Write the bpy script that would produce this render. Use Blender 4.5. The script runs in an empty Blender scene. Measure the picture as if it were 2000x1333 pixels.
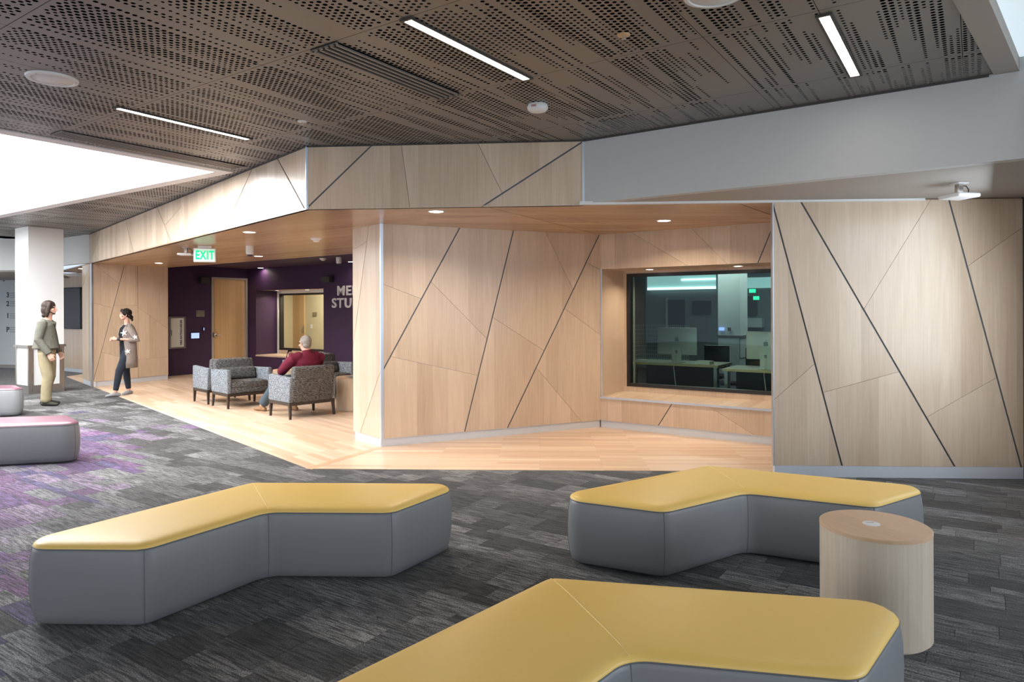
import bpy, bmesh, math, random
import numpy as np
from mathutils import Vector, Matrix
random.seed(7)
rng = np.random.default_rng(11)
scn = bpy.context.scene
COL = scn.collection

# ------------------------------------------------------------------ camera
FPX, CAMZ, HV, ROLL = 1333.0, 1.62, 605.0, 0.004     # 24 mm shift lens, horizon row, slight roll
cd = bpy.data.cameras.new('camera'); cam = bpy.data.objects.new('camera', cd); COL.objects.link(cam)
cd.sensor_fit = 'HORIZONTAL'; cd.sensor_width = 36.0; cd.lens = 36.0 * FPX / 2000.0
cd.shift_y = -(666.5 - HV) / 2000.0
cd.clip_start = 0.05; cd.clip_end = 200
cam.matrix_world = Matrix.Translation((0, 0, CAMZ)) @ Matrix.Rotation(math.radians(90), 4, 'X') @ Matrix.Rotation(-ROLL, 4, 'Z')
scn.camera = cam

# ------------------------------------------------------------------ view, world and daylight
vs = scn.view_settings
vs.view_transform = 'Standard'; vs.look = 'None'; vs.gamma = 1.0; vs.use_curve_mapping = False
vs.exposure = 0.82
w = bpy.data.worlds.new('world'); scn.world = w; w.use_nodes = True
w.node_tree.nodes['Background'].inputs[0].default_value = (0.72, 0.84, 1.0, 1)
w.node_tree.nodes['Background'].inputs[1].default_value = 0.6

E1 = Vector((0.562, 0.827, 0)).normalized()      # building grid, away from the camera to the right
E2 = Vector((E1.y, -E1.x, 0))                    # building grid, to the right and towards the camera

def area_light(name, loc, direction, sx, sy, energy, color, spread=180):
    l = bpy.data.lights.new(name, 'AREA'); l.shape = 'RECTANGLE'; l.size = sx; l.size_y = sy
    l.energy = energy; l.color = color; l.spread = math.radians(spread)
    o = bpy.data.objects.new(name, l); COL.objects.link(o); o.location = loc
    o.rotation_euler = Vector(direction).to_track_quat('-Z', 'Y').to_euler()
    return o
# daylight through the glazed facade behind the camera and through the one far to the left
area_light('daylight_back', (-3.2, -4.6, 1.9), (0.45, 1, -0.06), 9.0, 2.8, 80, (0.95, 0.97, 1.0))
area_light('daylight_left', (-13.6, 6.0, 1.8), (1, 0.12, -0.05), 8.0, 2.8, 115, (0.93, 0.965, 1.0))
# tall window in the right-hand wall
_rw = Vector((4.86, 6.44, 0)) - E1 * 1.34 + E2 * 0.05
area_light('daylight_right', (_rw.x, _rw.y, 1.72), (-E2.x, -E2.y, -0.35), 1.25, 1.8, 18, (0.78, 0.89, 1.0))
area_light('added_light_right_far', (5.9, 0.8, 1.75), (-1, 0.15, -0.12), 3.9, 2.0, 75, (0.80, 0.90, 1.0))  # lamp at an unseen window, added to put a highlight on the bay wall

# ------------------------------------------------------------------ helpers
def ray(u, v):
    du = (u - 1000) / FPX; dv = -(v - HV) / FPX
    return Vector((du * math.cos(ROLL) + dv * math.sin(ROLL), 1.0, -du * math.sin(ROLL) + dv * math.cos(ROLL)))
def atz(u, v, z):
    r = ray(u, v); t = (z - CAMZ) / r.z
    return Vector((r.x * t, t, z))

def link(o, parent=None):
    COL.objects.link(o)
    if parent is not None: o.parent = parent
    return o
def tag(o, label=None, cat=None, group=None, kind=None):
    if label: o['label'] = label
    if cat: o['category'] = cat
    if group: o['group'] = group
    if kind: o['kind'] = kind
    return o
def empty(name, loc=(0, 0, 0), rz=0.0):
    o = bpy.data.objects.new(name, None); COL.objects.link(o)
    o.location = loc; o.rotation_euler = (0, 0, rz); o.empty_display_size = 0.1
    return o
def copy_tree(o, parent=None):
    c = o.copy(); COL.objects.link(c)
    if parent is not None: c.parent = parent
    for ch in [x for x in o.children]: copy_tree(ch, c)
    return c

class MB:
    def __init__(s): s.v = []; s.f = []; s.uv = []
    def poly(s, pts, uv=None):
        b = len(s.v); s.v += [tuple(p) for p in pts]; s.f.append(tuple(range(b, b + len(pts))))
        s.uv.append(uv if uv else [(p[0], p[1]) for p in pts])
    def faces(s, verts, faces):
        b = len(s.v); s.v += [tuple(p) for p in verts]
        for f in faces:
            s.f.append(tuple(i + b for i in f)); s.uv.append([(verts[i][0], verts[i][1]) for i in f])
    def box(s, c, d, rz=0.0, m=None):
        hx, hy, hz = d[0] / 2, d[1] / 2, d[2] / 2; cs, sn = math.cos(rz), math.sin(rz)
        vs_ = []
        for z in (-hz, hz):
            for (x, y) in ((-hx, -hy), (hx, -hy), (hx, hy), (-hx, hy)):
                p = Vector((c[0] + x * cs - y * sn, c[1] + x * sn + y * cs, c[2] + z))
                vs_.append(m @ p if m else p)
        s.faces(vs_, [(0, 3, 2, 1), (4, 5, 6, 7), (0, 1, 5, 4), (1, 2, 6, 5), (2, 3, 7, 6), (3, 0, 4, 7)])
        return s
    def lathe(s, prof, c=(0, 0, 0), n=32, m=None):
        vs_ = []; fs = []
        for (r, z) in prof:
            for k in range(n):
                a = 2 * math.pi * k / n
                p = Vector((c[0] + r * math.cos(a), c[1] + r * math.sin(a), c[2] + z)); vs_.append(m @ p if m else p)
        for i in range(len(prof) - 1):
            for k in range(n):
                k2 = (k + 1) % n
                fs.append((i * n + k, i * n + k2, (i + 1) * n + k2, (i + 1) * n + k))
        if prof[0][0] > 1e-5: fs.append(tuple(range(n))[::-1])
        if prof[-1][0] > 1e-5: fs.append(tuple((len(prof) - 1) * n + k for k in range(n)))
        s.faces(vs_, fs); return s
    def tube(s, path, rad, n=10, side=None, cap=0.9):
        """closed tapered tube; rad: list of r or (ra, rb); ra along `side`"""
        P = [Vector(p) for p in path]; vs_ = []; fs = []; N = len(P)
        rings = []
        for i in range(N):
            t = (P[min(i + 1, N - 1)] - P[max(i - 1, 0)])
            if t.length < 1e-9: t = Vector((0, 0, 1))
            t.normalize()
            sd = Vector(side) if side is not None else (Vector((1, 0, 0)) if abs(t.x) < 0.8 else Vector((0, 1, 0)))
            a = (sd - t * sd.dot(t))
            if a.length < 1e-4: a = Vector((0, 1, 0)) - t * t.y
            a.normalize(); b = t.cross(a)
            rr = rad[i] if isinstance(rad, (list, tuple)) else rad
            ra, rb = rr if isinstance(rr, (list, tuple)) else (rr, rr)
            rings.append((P[i], a, b, ra, rb, t))
        full = []
        for idx, sgn in ((0, -1),):
            p, a, b, ra, rb, t = rings[0]; m_ = min(ra, rb)
            for q in (1.0, 0.8, 0.45): full.append((p - t * m_ * q * cap, a, b, ra * math.sqrt(max(0, 1 - q * q)) + 1e-4, rb * math.sqrt(max(0, 1 - q * q)) + 1e-4))
        for r_ in rings: full.append(r_[:5])
        p, a, b, ra, rb, t = rings[-1]; m_ = min(ra, rb)
        for q in (0.45, 0.8, 1.0): full.append((p + t * m_ * q * cap, a, b, ra * math.sqrt(max(0, 1 - q * q)) + 1e-4, rb * math.sqrt(max(0, 1 - q * q)) + 1e-4))
        for (p, a, b, ra, rb) in full:
            for k in range(n):
                th = 2 * math.pi * k / n
                vs_.append(p + a * (ra * math.cos(th)) + b * (rb * math.sin(th)))
        for i in range(len(full) - 1):
            for k in range(n):
                k2 = (k + 1) % n; fs.append((i * n + k, i * n + k2, (i + 1) * n + k2, (i + 1) * n + k))
        fs.append(tuple(range(n))[::-1]); fs.append(tuple((len(full) - 1) * n + k for k in range(n)))
        s.faces(vs_, fs); return s
    def ball(s, c, r, n=14, m=None):
        rx, ry, rz = r if isinstance(r, (list, tuple)) else (r, r, r)
        vs_ = []; fs = []; K = n // 2
        for i in range(K + 1):
            ph = math.pi * i / K; sn = max(math.sin(ph), 1e-3)
            for k in range(n):
                th = 2 * math.pi * k / n
                p = Vector((rx * sn * math.cos(th), ry * sn * math.sin(th), -rz * math.cos(ph)))
                vs_.append((m @ p if m else p) + Vector(c))
        for i in range(K):
            for k in range(n):
                k2 = (k + 1) % n; fs.append((i * n + k, i * n + k2, (i + 1) * n + k2, (i + 1) * n + k))
        fs.append(tuple(range(n))[::-1]); fs.append(tuple(K * n + k for k in range(n)))
        s.faces(vs_, fs); return s
    def mesh(s, name, mat=None, smooth=False):
        me = bpy.data.meshes.new(name); me.from_pydata(s.v, [], s.f)
        uvl = me.uv_layers.new(name='UVMap')
        flat = [c for f in s.uv for uv in f for c in uv]
        uvl.data.foreach_set('uv', flat)
        if mat: me.materials.append(mat)
        if smooth: me.polygons.foreach_set('use_smooth', [True] * len(me.polygons))
        me.update(); return me
    def build(s, name, mat=None, parent=None, smooth=False, kind=None):
        o = bpy.data.objects.new(name, s.mesh(name, mat, smooth)); link(o, parent)
        if kind: o['kind'] = kind
        return o

def auto_smooth(o, ang=35):
    me = o.data
    me.polygons.foreach_set('use_smooth', [True] * len(me.polygons))
    bm = bmesh.new(); bm.from_mesh(me)
    for e in bm.edges:
        if len(e.link_faces) == 2 and e.calc_face_angle(0) > math.radians(ang): e.smooth = False
        elif len(e.link_faces) != 2: e.smooth = False
    bm.to_mesh(me); bm.free()
    return o
def bevel(o, wdt, seg=3, ang=30):
    bm = bmesh.new(); bm.from_mesh(o.data)
    bmesh.ops.remove_doubles(bm, verts=bm.verts, dist=1e-5)
    es = [e for e in bm.edges if len(e.link_faces) == 2 and e.calc_face_angle(0) > math.radians(ang)]
    bmesh.ops.bevel(bm, geom=es, offset=wdt, segments=seg, profile=0.5, affect='EDGES', clamp_overlap=True)
    bm.to_mesh(o.data); bm.free()
    auto_smooth(o, 40)
    return o
def rbox(name, c, d, mat, parent, r=0.01, seg=2, rz=0.0, m=None):
    o = MB().box(c, d, rz, m).build(name, mat, parent)
    if r > 0: bevel(o, r, seg)
    return o

# ------------------------------------------------------------------ materials
def new_mat(name):
    m = bpy.data.materials.new(name); m.use_nodes = True
    nt = m.node_tree; b = nt.nodes['Principled BSDF']
    return m, nt, b
def N(nt, t, **kw):
    n = nt.nodes.new(t)
    for k, v in kw.items(): setattr(n, k, v)
    return n
def simple(name, col, rough=0.5, metal=0.0, bump=0.0, bscale=200.0, var=0.06, spec=0.5, coat=0.0):
    m, nt, b = new_mat(name)
    b.inputs['Roughness'].default_value = rough; b.inputs['Metallic'].default_value = metal
    b.inputs['Specular IOR Level'].default_value = spec; b.inputs['Coat Weight'].default_value = coat
    tc = N(nt, 'ShaderNodeTexCoord'); no = N(nt, 'ShaderNodeTexNoise'); no.inputs['Scale'].default_value = bscale
    no.inputs['Detail'].default_value = 3
    nt.links.new(tc.outputs['Object'], no.inputs['Vector'])
    mx = N(nt, 'ShaderNodeMix', data_type='RGBA')
    mx.inputs[6].default_value = (*[c * (1 - var) for c in col], 1); mx.inputs[7].default_value = (*[min(1, c * (1 + var)) for c in col], 1)
    nt.links.new(no.outputs['Fac'], mx.inputs[0]); nt.links.new(mx.outputs[2], b.inputs['Base Color'])
    if bump > 0:
        bp = N(nt, 'ShaderNodeBump'); bp.inputs['Strength'].default_value = bump; bp.inputs['Distance'].default_value = 0.002
        nt.links.new(no.outputs['Fac'], bp.inputs['Height']); nt.links.new(bp.outputs[0], b.inputs['Normal'])
    return m
def emit(name, col, strength):
    m, nt, b = new_mat(name)
    b.inputs['Base Color'].default_value = (*col, 1); b.inputs['Emission Color'].default_value = (*col, 1)
    b.inputs['Emission Strength'].default_value = strength; b.inputs['Roughness'].default_value = 0.4
    return m
def wood(name, c1, c2, rough=0.34, band=0.2, vert=True, spec=0.5):
    """veneer: leaves side by side, fine grain running along V (or U)"""
    m, nt, b = new_mat(name); L = nt.links.new
    b.inputs['Roughness'].default_value = rough; b.inputs['Specular IOR Level'].default_value = spec
    uv = N(nt, 'ShaderNodeUVMap', uv_map='UVMap'); sp = N(nt, 'ShaderNodeSeparateXYZ'); L(uv.outputs[0], sp.inputs[0])
    A, B = (0, 1) if vert else (1, 0)
    dv = N(nt, 'ShaderNodeMath', operation='DIVIDE'); L(sp.outputs[A], dv.inputs[0]); dv.inputs[1].default_value = band
    fl = N(nt, 'ShaderNodeMath', operation='FLOOR'); L(dv.outputs[0], fl.inputs[0])
    wn = N(nt, 'ShaderNodeTexWhiteNoise', noise_dimensions='1D'); L(fl.outputs[0], wn.inputs['W'])
    cb = N(nt, 'ShaderNodeCombineXYZ')
    ma = N(nt, 'ShaderNodeMath', operation='MULTIPLY'); L(sp.outputs[A], ma.inputs[0]); ma.inputs[1].default_value = 55
    mb_ = N(nt, 'ShaderNodeMath', operation='MULTIPLY'); L(sp.outputs[B], mb_.inputs[0]); mb_.inputs[1].default_value = 1.6
    mc = N(nt, 'ShaderNodeMath', operation='MULTIPLY'); L(wn.outputs[0], mc.inputs[0]); mc.inputs[1].default_value = 40
    L(ma.outputs[0], cb.inputs[0]); L(mb_.outputs[0], cb.inputs[1]); L(mc.outputs[0], cb.inputs[2])
    g = N(nt, 'ShaderNodeTexNoise'); g.inputs['Scale'].default_value = 1.0; g.inputs['Detail'].default_value = 6; g.inputs['Roughness'].default_value = 0.6
    L(cb.outputs[0], g.inputs['Vector'])
    # broad cathedral figure
    cb2 = N(nt, 'ShaderNodeCombineXYZ')
    m2 = N(nt, 'ShaderNodeMath', operation='MULTIPLY'); L(sp.outputs[A], m2.inputs[0]); m2.inputs[1].default_value = 9
    m3 = N(nt, 'ShaderNodeMath', operation='MULTIPLY'); L(sp.outputs[B], m3.inputs[0]); m3.inputs[1].default_value = 1.2
    L(m2.outputs[0], cb2.inputs[0]); L(m3.outputs[0], cb2.inputs[1]); L(mc.outputs[0], cb2.inputs[2])
    g2 = N(nt, 'ShaderNodeTexNoise'); g2.inputs['Scale'].default_value = 1.0; g2.inputs['Detail'].default_value = 4; g2.inputs['Distortion'].default_value = 1.2
    L(cb2.outputs[0], g2.inputs['Vector'])
    a1 = N(nt, 'ShaderNodeMath', operation='MULTIPLY_ADD'); L(g.outputs['Fac'], a1.inputs[0]); a1.inputs[1].default_value = 0.55
    a2 = N(nt, 'ShaderNodeMath', operation='MULTIPLY_ADD'); L(g2.outputs['Fac'], a2.inputs[0]); a2.inputs[1].default_value = 0.45
    a3 = N(nt, 'ShaderNodeMath', operation='MULTIPLY'); L(wn.outputs[0], a3.inputs[0]); a3.inputs[1].default_value = 0.38
    L(a3.outputs[0], a2.inputs[2]); L(a2.outputs[0], a1.inputs[2])
    rp = N(nt, 'ShaderNodeValToRGB'); rp.color_ramp.elements[0].position = 0.36; rp.color_ramp.elements[1].position = 0.92
    rp.color_ramp.elements[0].color = (*c1, 1); rp.color_ramp.elements[1].color = (*c2, 1)
    L(a1.outputs[0], rp.inputs[0]); L(rp.outputs[0], b.inputs['Base Color'])
    bp = N(nt, 'ShaderNodeBump'); bp.inputs['Strength'].default_value = 0.04; bp.inputs['Distance'].default_value = 0.001
    L(g.outputs['Fac'], bp.inputs['Height']); L(bp.outputs[0], b.inputs['Normal'])
    return m
def floor_wood(name):
    m, nt, b = new_mat(name); L = nt.links.new
    b.inputs['Roughness'].default_value = 0.32
    uv = N(nt, 'ShaderNodeUVMap', uv_map='UVMap')
    br = N(nt, 'ShaderNodeTexBrick'); br.offset = 0.41; br.squash = 1.0
    br.inputs['Scale'].default_value = 1.0; br.inputs['Brick Width'].default_value = 1.1; br.inputs['Row Height'].default_value = 0.083
    br.inputs['Mortar Size'].default_value = 0.0006; br.inputs['Bias'].default_value = 0.0
    br.inputs['Color1'].default_value = (0.62, 0.42, 0.28, 1); br.inputs['Color2'].default_value = (0.80, 0.62, 0.47, 1)
    br.inputs['Mortar'].default_value = (0.30, 0.17, 0.09, 1)
    L(uv.outputs[0], br.inputs['Vector'])
    mp = N(nt, 'ShaderNodeMapping'); mp.inputs['Scale'].default_value = (2.2, 45, 1); L(uv.outputs[0], mp.inputs[0])
    no = N(nt, 'ShaderNodeTexNoise'); no.inputs['Scale'].default_value = 1; no.inputs['Detail'].default_value = 5; L(mp.outputs[0], no.inputs['Vector'])
    mr = N(nt, 'ShaderNodeMapRange'); mr.inputs[3].default_value = 0.82; mr.inputs[4].default_value = 1.12; L(no.outputs['Fac'], mr.inputs[0])
    mx = N(nt, 'ShaderNodeMix', data_type='RGBA', blend_type='MULTIPLY'); mx.inputs[0].default_value = 1.0
    L(br.outputs['Color'], mx.inputs[6]); L(mr.outputs[0], mx.inputs[7]); L(mx.outputs[2], b.inputs['Base Color'])
    return m
def carpet(name, src):
    m, nt, b = new_mat(name); L = nt.links.new
    b.inputs['Roughness'].default_value = 0.95; b.inputs['Specular IOR Level'].default_value = 0.1
    b.inputs['Sheen Weight'].default_value = 0.15
    uv = N(nt, 'ShaderNodeUVMap', uv_map='UVMap')
    oi = N(nt, 'ShaderNodeObjectInfo')
    vm = N(nt, 'ShaderNodeVectorMath', operation='MULTIPLY_ADD')
    L(oi.outputs['Random'], vm.inputs[0]); vm.inputs[1].default_value = (37, 53, 0); L(uv.outputs[0], vm.inputs[2])
    vec = vm.outputs[0]
    mp = N(nt, 'ShaderNodeMapping'); mp.inputs['Scale'].default_value = (6.0, 70, 1); L(vec, mp.inputs[0])
    st = N(nt, 'ShaderNodeTexNoise'); st.inputs['Scale'].default_value = 1; st.inputs['Detail'].default_value = 4; st.inputs['Roughness'].default_value = 0.65; L(mp.outputs[0], st.inputs['Vector'])
    mp2 = N(nt, 'ShaderNodeMapping'); mp2.inputs['Scale'].default_value = (120, 190, 1); L(vec, mp2.inputs[0])
    fb = N(nt, 'ShaderNodeTexNoise'); fb.inputs['Scale'].default_value = 1; fb.inputs['Detail'].default_value = 1; L(mp2.outputs[0], fb.inputs['Vector'])
    mp3 = N(nt, 'ShaderNodeMapping'); mp3.inputs['Scale'].default_value = (1.5, 11, 1); L(vec, mp3.inputs[0])
    bd = N(nt, 'ShaderNodeTexNoise'); bd.inputs['Scale'].default_value = 1; bd.inputs['Detail'].default_value = 2; L(mp3.outputs[0], bd.inputs['Vector'])
    s1 = N(nt, 'ShaderNodeMapRange'); s1.inputs[1].default_value = 0.40; s1.inputs[2].default_value = 0.57; s1.inputs[3].default_value = 0.22; s1.inputs[4].default_value = 1.25; L(st.outputs['Fac'], s1.inputs[0])
    s2 = N(nt, 'ShaderNodeMapRange'); s2.inputs[1].default_value = 0.3; s2.inputs[2].default_value = 0.7; s2.inputs[3].default_value = 0.25; s2.inputs[4].default_value = 1.75; L(fb.outputs['Fac'], s2.inputs[0])
    s3 = N(nt, 'ShaderNodeMapRange'); s3.inputs[1].default_value = 0.35; s3.inputs[2].default_value = 0.65; s3.inputs[3].default_value = 0.75; s3.inputs[4].default_value = 1.2; L(bd.outputs['Fac'], s3.inputs[0])
    k1 = N(nt, 'ShaderNodeMath', operation='MULTIPLY'); L(s1.outputs[0], k1.inputs[0]); L(s2.outputs[0], k1.inputs[1])
    k2 = N(nt, 'ShaderNodeMath', operation='MULTIPLY'); L(k1.outputs[0], k2.inputs[0]); L(s3.outputs[0], k2.inputs[1])
    mx = N(nt, 'ShaderNodeMix', data_type='RGBA', blend_type='MULTIPLY'); mx.inputs[0].default_value = 1.0
    if src == 'object': L(oi.outputs['Color'], mx.inputs[6])
    elif src == 'attr':
        at = N(nt, 'ShaderNodeAttribute', attribute_name='tone'); L(at.outputs['Color'], mx.inputs[6])
    else: mx.inputs[6].default_value = (0.10, 0.10, 0.105, 1)
    L(k2.outputs[0], mx.inputs[7]); L(mx.outputs[2], b.inputs['Base Color'])
    bp = N(nt, 'ShaderNodeBump'); bp.inputs['Strength'].default_value = 0.5; bp.inputs['Distance'].default_value = 0.003
    L(fb.outputs['Fac'], bp.inputs['Height']); L(bp.outputs[0], b.inputs['Normal'])
    return m
def tweed(name, c1, c2):
    m, nt, b = new_mat(name); L = nt.links.new
    b.inputs['Roughness'].default_value = 0.9; b.inputs['Specular IOR Level'].default_value = 0.15
    tc = N(nt, 'ShaderNodeTexCoord'); mp = N(nt, 'ShaderNodeMapping'); mp.inputs['Scale'].default_value = (34, 34, 170); L(tc.outputs['Object'], mp.inputs[0])
    no = N(nt, 'ShaderNodeTexNoise'); no.inputs['Scale'].default_value = 1; no.inputs['Detail'].default_value = 3; L(mp.outputs[0], no.inputs['Vector'])
    rp = N(nt, 'ShaderNodeValToRGB'); rp.color_ramp.elements[0].position = 0.38; rp.color_ramp.elements[1].position = 0.62
    rp.color_ramp.elements[0].color = (*c1, 1); rp.color_ramp.elements[1].color = (*c2, 1)
    L(no.outputs['Fac'], rp.inputs[0]); L(rp.outputs[0], b.inputs['Base Color'])
    bp = N(nt, 'ShaderNodeBump'); bp.inputs['Strength'].default_value = 0.4; bp.inputs['Distance'].default_value = 0.003
    L(no.outputs['Fac'], bp.inputs['Height']); L(bp.outputs[0], b.inputs['Normal'])
    return m
def brushed(name, col, rough=0.35):
    m, nt, b = new_mat(name); L = nt.links.new
    b.inputs['Metallic'].default_value = 1.0
    tc = N(nt, 'ShaderNodeTexCoord'); mp = N(nt, 'ShaderNodeMapping'); mp.inputs['Scale'].default_value = (90, 90, 3); L(tc.outputs['Object'], mp.inputs[0])
    no = N(nt, 'ShaderNodeTexNoise'); no.inputs['Scale'].default_value = 1; L(mp.outputs[0], no.inputs['Vector'])
    mr = N(nt, 'ShaderNodeMapRange'); mr.inputs[3].default_value = rough - 0.08; mr.inputs[4].default_value = rough + 0.1
    L(no.outputs['Fac'], mr.inputs[0]); L(mr.outputs[0], b.inputs['Roughness'])
    b.inputs['Base Color'].default_value = (*col, 1)
    return m
def glass_mat(name, tint, refl=0.08):
    m, nt, b = new_mat(name); L = nt.links.new
    nt.nodes.remove(b); out = nt.nodes['Material Output']
    tr = N(nt, 'ShaderNodeBsdfTransparent'); tr.inputs[0].default_value = (*tint, 1)
    gl = N(nt, 'ShaderNodeBsdfGlossy'); gl.inputs['Roughness'].default_value = 0.01; gl.inputs[0].default_value = (0.65, 0.78, 0.78, 1)
    fr = N(nt, 'ShaderNodeFresnel'); fr.inputs[0].default_value = 1.5
    ad = N(nt, 'ShaderNodeMath', operation='ADD'); ad.inputs[1].default_value = refl; ad.use_clamp = True
    L(fr.outputs[0], ad.inputs[0])
    ge = N(nt, 'ShaderNodeNewGeometry'); iv = N(nt, 'ShaderNodeMath', operation='SUBTRACT'); iv.inputs[0].default_value = 1.0; L(ge.outputs['Backfacing'], iv.inputs[1])
    ml = N(nt, 'ShaderNodeMath', operation='MULTIPLY'); L(ad.outputs[0], ml.inputs[0]); L(iv.outputs[0], ml.inputs[1])
    mx = N(nt, 'ShaderNodeMixShader'); L(ml.outputs[0], mx.inputs[0]); L(tr.outputs[0], mx.inputs[1]); L(gl.outputs[0], mx.inputs[2])
    L(mx.outputs[0], out.inputs[0])
    return m

M = {}
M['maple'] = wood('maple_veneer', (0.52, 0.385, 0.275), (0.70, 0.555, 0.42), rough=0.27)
M['maple_soffit'] = wood('maple_soffit', (0.40, 0.245, 0.14), (0.58, 0.385, 0.235), rough=0.26, vert=False)  # browner copy of the maple, the soffit's indirect light put into its colour
M['door_wood'] = wood('door_veneer', (0.52, 0.33, 0.16), (0.66, 0.45, 0.25), rough=0.4)
M['oak'] = wood('oak_veneer', (0.46, 0.37, 0.27), (0.66, 0.56, 0.44), rough=0.5, band=5.0)
M['oak_top'] = wood('oak_top', (0.54, 0.35, 0.21), (0.70, 0.48, 0.32), rough=0.4, band=5.0)
M['floor_wood'] = floor_wood('floor_wood')
M['carpet_obj'] = carpet('carpet_plank', 'object'); M['carpet_attr'] = carpet('carpet_far', 'attr'); M['carpet_base'] = carpet('carpet_base', 'flat')
M['backing'] = simple('reveal_channel', (0.09, 0.115, 0.14), 0.45, 0.3)
M['alu'] = brushed('aluminium_trim', (0.60, 0.66, 0.74), 0.38)
M['steel'] = brushed('stainless_steel', (0.50, 0.47, 0.44), 0.3)
M['plinth'] = simple('pale_plinth', (0.64, 0.67, 0.72), 0.35, 0.1)
M['white'] = simple('white_paint', (0.72, 0.72, 0.71), 0.6, bscale=8, var=0.015)
M['grey_paint'] = simple('pale_grey_paint', (0.52, 0.53, 0.525), 0.6, bscale=8, var=0.015)
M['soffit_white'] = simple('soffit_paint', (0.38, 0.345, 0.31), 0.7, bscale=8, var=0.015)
M['purple'] = simple('purple_paint', (0.040, 0.015, 0.058), 0.55, bscale=10, var=0.03)
M['metal_panel'] = simple('bronze_grey_metal', (0.23, 0.212, 0.197), 0.40, 0.35, bscale=30, var=0.05)
M['black'] = simple('plenum_black', (0.002, 0.002, 0.002), 0.9, spec=0.0)
M['blackplastic'] = simple('black_plastic', (0.02, 0.02, 0.022), 0.4)
M['whiteplastic'] = simple('white_plastic', (0.75, 0.75, 0.74), 0.4)
M['dark_grille'] = simple('dark_grille', (0.06, 0.055, 0.05), 0.5, 0.3)
M['frame_black'] = simple('black_frame', (0.016, 0.013, 0.013), 0.4)
M['yellow'] = simple('yellow_vinyl', (0.92, 0.61, 0.165), 0.42, bump=0.05, bscale=350, var=0.03)
M['stitch_yellow'] = simple('yellow_stitch', (0.86, 0.62, 0.22), 0.6)
M['grey_vinyl'] = simple('grey_vinyl', (0.225, 0.23, 0.238), 0.42, bump=0.05, bscale=350, var=0.03)
M['seam_grey'] = simple('grey_seam', (0.14, 0.15, 0.16), 0.6)
M['magenta'] = simple('plum_vinyl', (0.17, 0.075, 0.105), 0.33, bump=0.05, bscale=350, var=0.03)
M['tweed'] = tweed('blue_grey_tweed', (0.07, 0.075, 0.085), (0.30, 0.33, 0.36))
M['tweed_dark'] = tweed('dark_grey_tweed', (0.03, 0.03, 0.03), (0.19, 0.185, 0.18))
M['darkwood'] = simple('dark_stained_wood', (0.030, 0.018, 0.012), 0.4)
M['skin'] = simple('skin', (0.58, 0.33, 0.24), 0.5, bscale=60, var=0.05)
M['lamp'] = emit('lamp_diffuser', (1.0, 0.93, 0.84), 18)
M['lamp_small'] = emit('downlight_lens', (1.0, 0.93, 0.83), 9)
M['skyglow'] = emit('luminous_ceiling', (0.97, 0.99, 1.0), 7.0)
M['glass'] = glass_mat('tinted_glass', (0.78, 0.885, 0.86), 0.0)
M['glass_clear'] = glass_mat('clear_glass', (0.93, 0.935, 0.91), 0.0)

# ------------------------------------------------------------------ wall frames and split panels
class Wall:
    """vertical plane from p0 to p1 seen from the camera side; s runs p0 -> p1, n faces the viewer"""
    def __init__(s, p0, p1, flip=False):
        s.p0 = Vector((p0[0], p0[1], 0)); d = Vector((p1[0], p1[1], 0)) - s.p0
        s.len = d.length; s.d = d.normalized(); s.n = Vector((s.d.y, -s.d.x, 0))
        if flip: s.n = -s.n
    def px(s, u, v, off=0.0):
        r = ray(u, v); o = Vector((0, 0, CAMZ)); q = s.p0 + s.n * off
        t = (q - o).dot(s.n) / r.dot(s.n); p = o + r * t - q
        return (p.dot(s.d), (o + r * t).z)
    def pt(s, a, z, off=0.0): return s.p0 + s.d * a + s.n * off + Vector((0, 0, z))
    def rot(s): return math.atan2(s.d.y, s.d.x)
class Flat:
    """horizontal plane at z seen from below"""
    def __init__(s, z): s.z = z
    def px(s, u, v, off=0.0):
        p = atz(u, v, s.z); return (p.x, p.y)
    def pt(s, a, b, off=0.0): return Vector((a, b, s.z - off))

def clip(poly, p, n, d):
    """keep the side where (x-p).n >= d"""
    out = []
    for i in range(len(poly)):
        a = poly[i]; b = poly[(i + 1) % len(poly)]
        da = (a[0] - p[0]) * n[0] + (a[1] - p[1]) * n[1] - d; db = (b[0] - p[0]) * n[0] + (b[1] - p[1]) * n[1] - d
        if da >= 0: out.append(a)
        if (da >= 0) != (db >= 0):
            t = da / (da - db); out.append((a[0] + (b[0] - a[0]) * t, a[1] + (b[1] - a[1]) * t))
    return out
def parea(p): return 0.5 * sum(p[i][0] * p[(i + 1) % len(p)][1] - p[(i + 1) % len(p)][0] * p[i][1] for i in range(len(p)))
def inside(poly, q):
    c = False; j = len(poly) - 1
    for i in range(len(poly)):
        a, b = poly[i], poly[j]
        if (a[1] > q[1]) != (b[1] > q[1]) and q[0] < (b[0] - a[0]) * (q[1] - a[1]) / (b[1] - a[1]) + a[0]: c = not c
        j = i
    return c
def split_panels(polys, cuts):
    for (p, q, gap) in cuts:
        dx, dz = q[0] - p[0], q[1] - p[1]; L = math.hypot(dx, dz); n = (-dz / L, dx / L); res = []
        samples = [(p[0] + dx * t, p[1] + dz * t) for t in (0.1, 0.3, 0.5, 0.7, 0.9)]
        for po in polys:
            if sum(inside(po, s_) for s_ in samples) >= 2:
                for sg in (1, -1):
                    c = clip(po, p, (n[0] * sg, n[1] * sg), gap / 2)
                    if len(c) >= 3 and abs(parea(c)) > 1e-4: res.append(c)
            else: res.append(po)
        polys = res
    return polys
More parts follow.
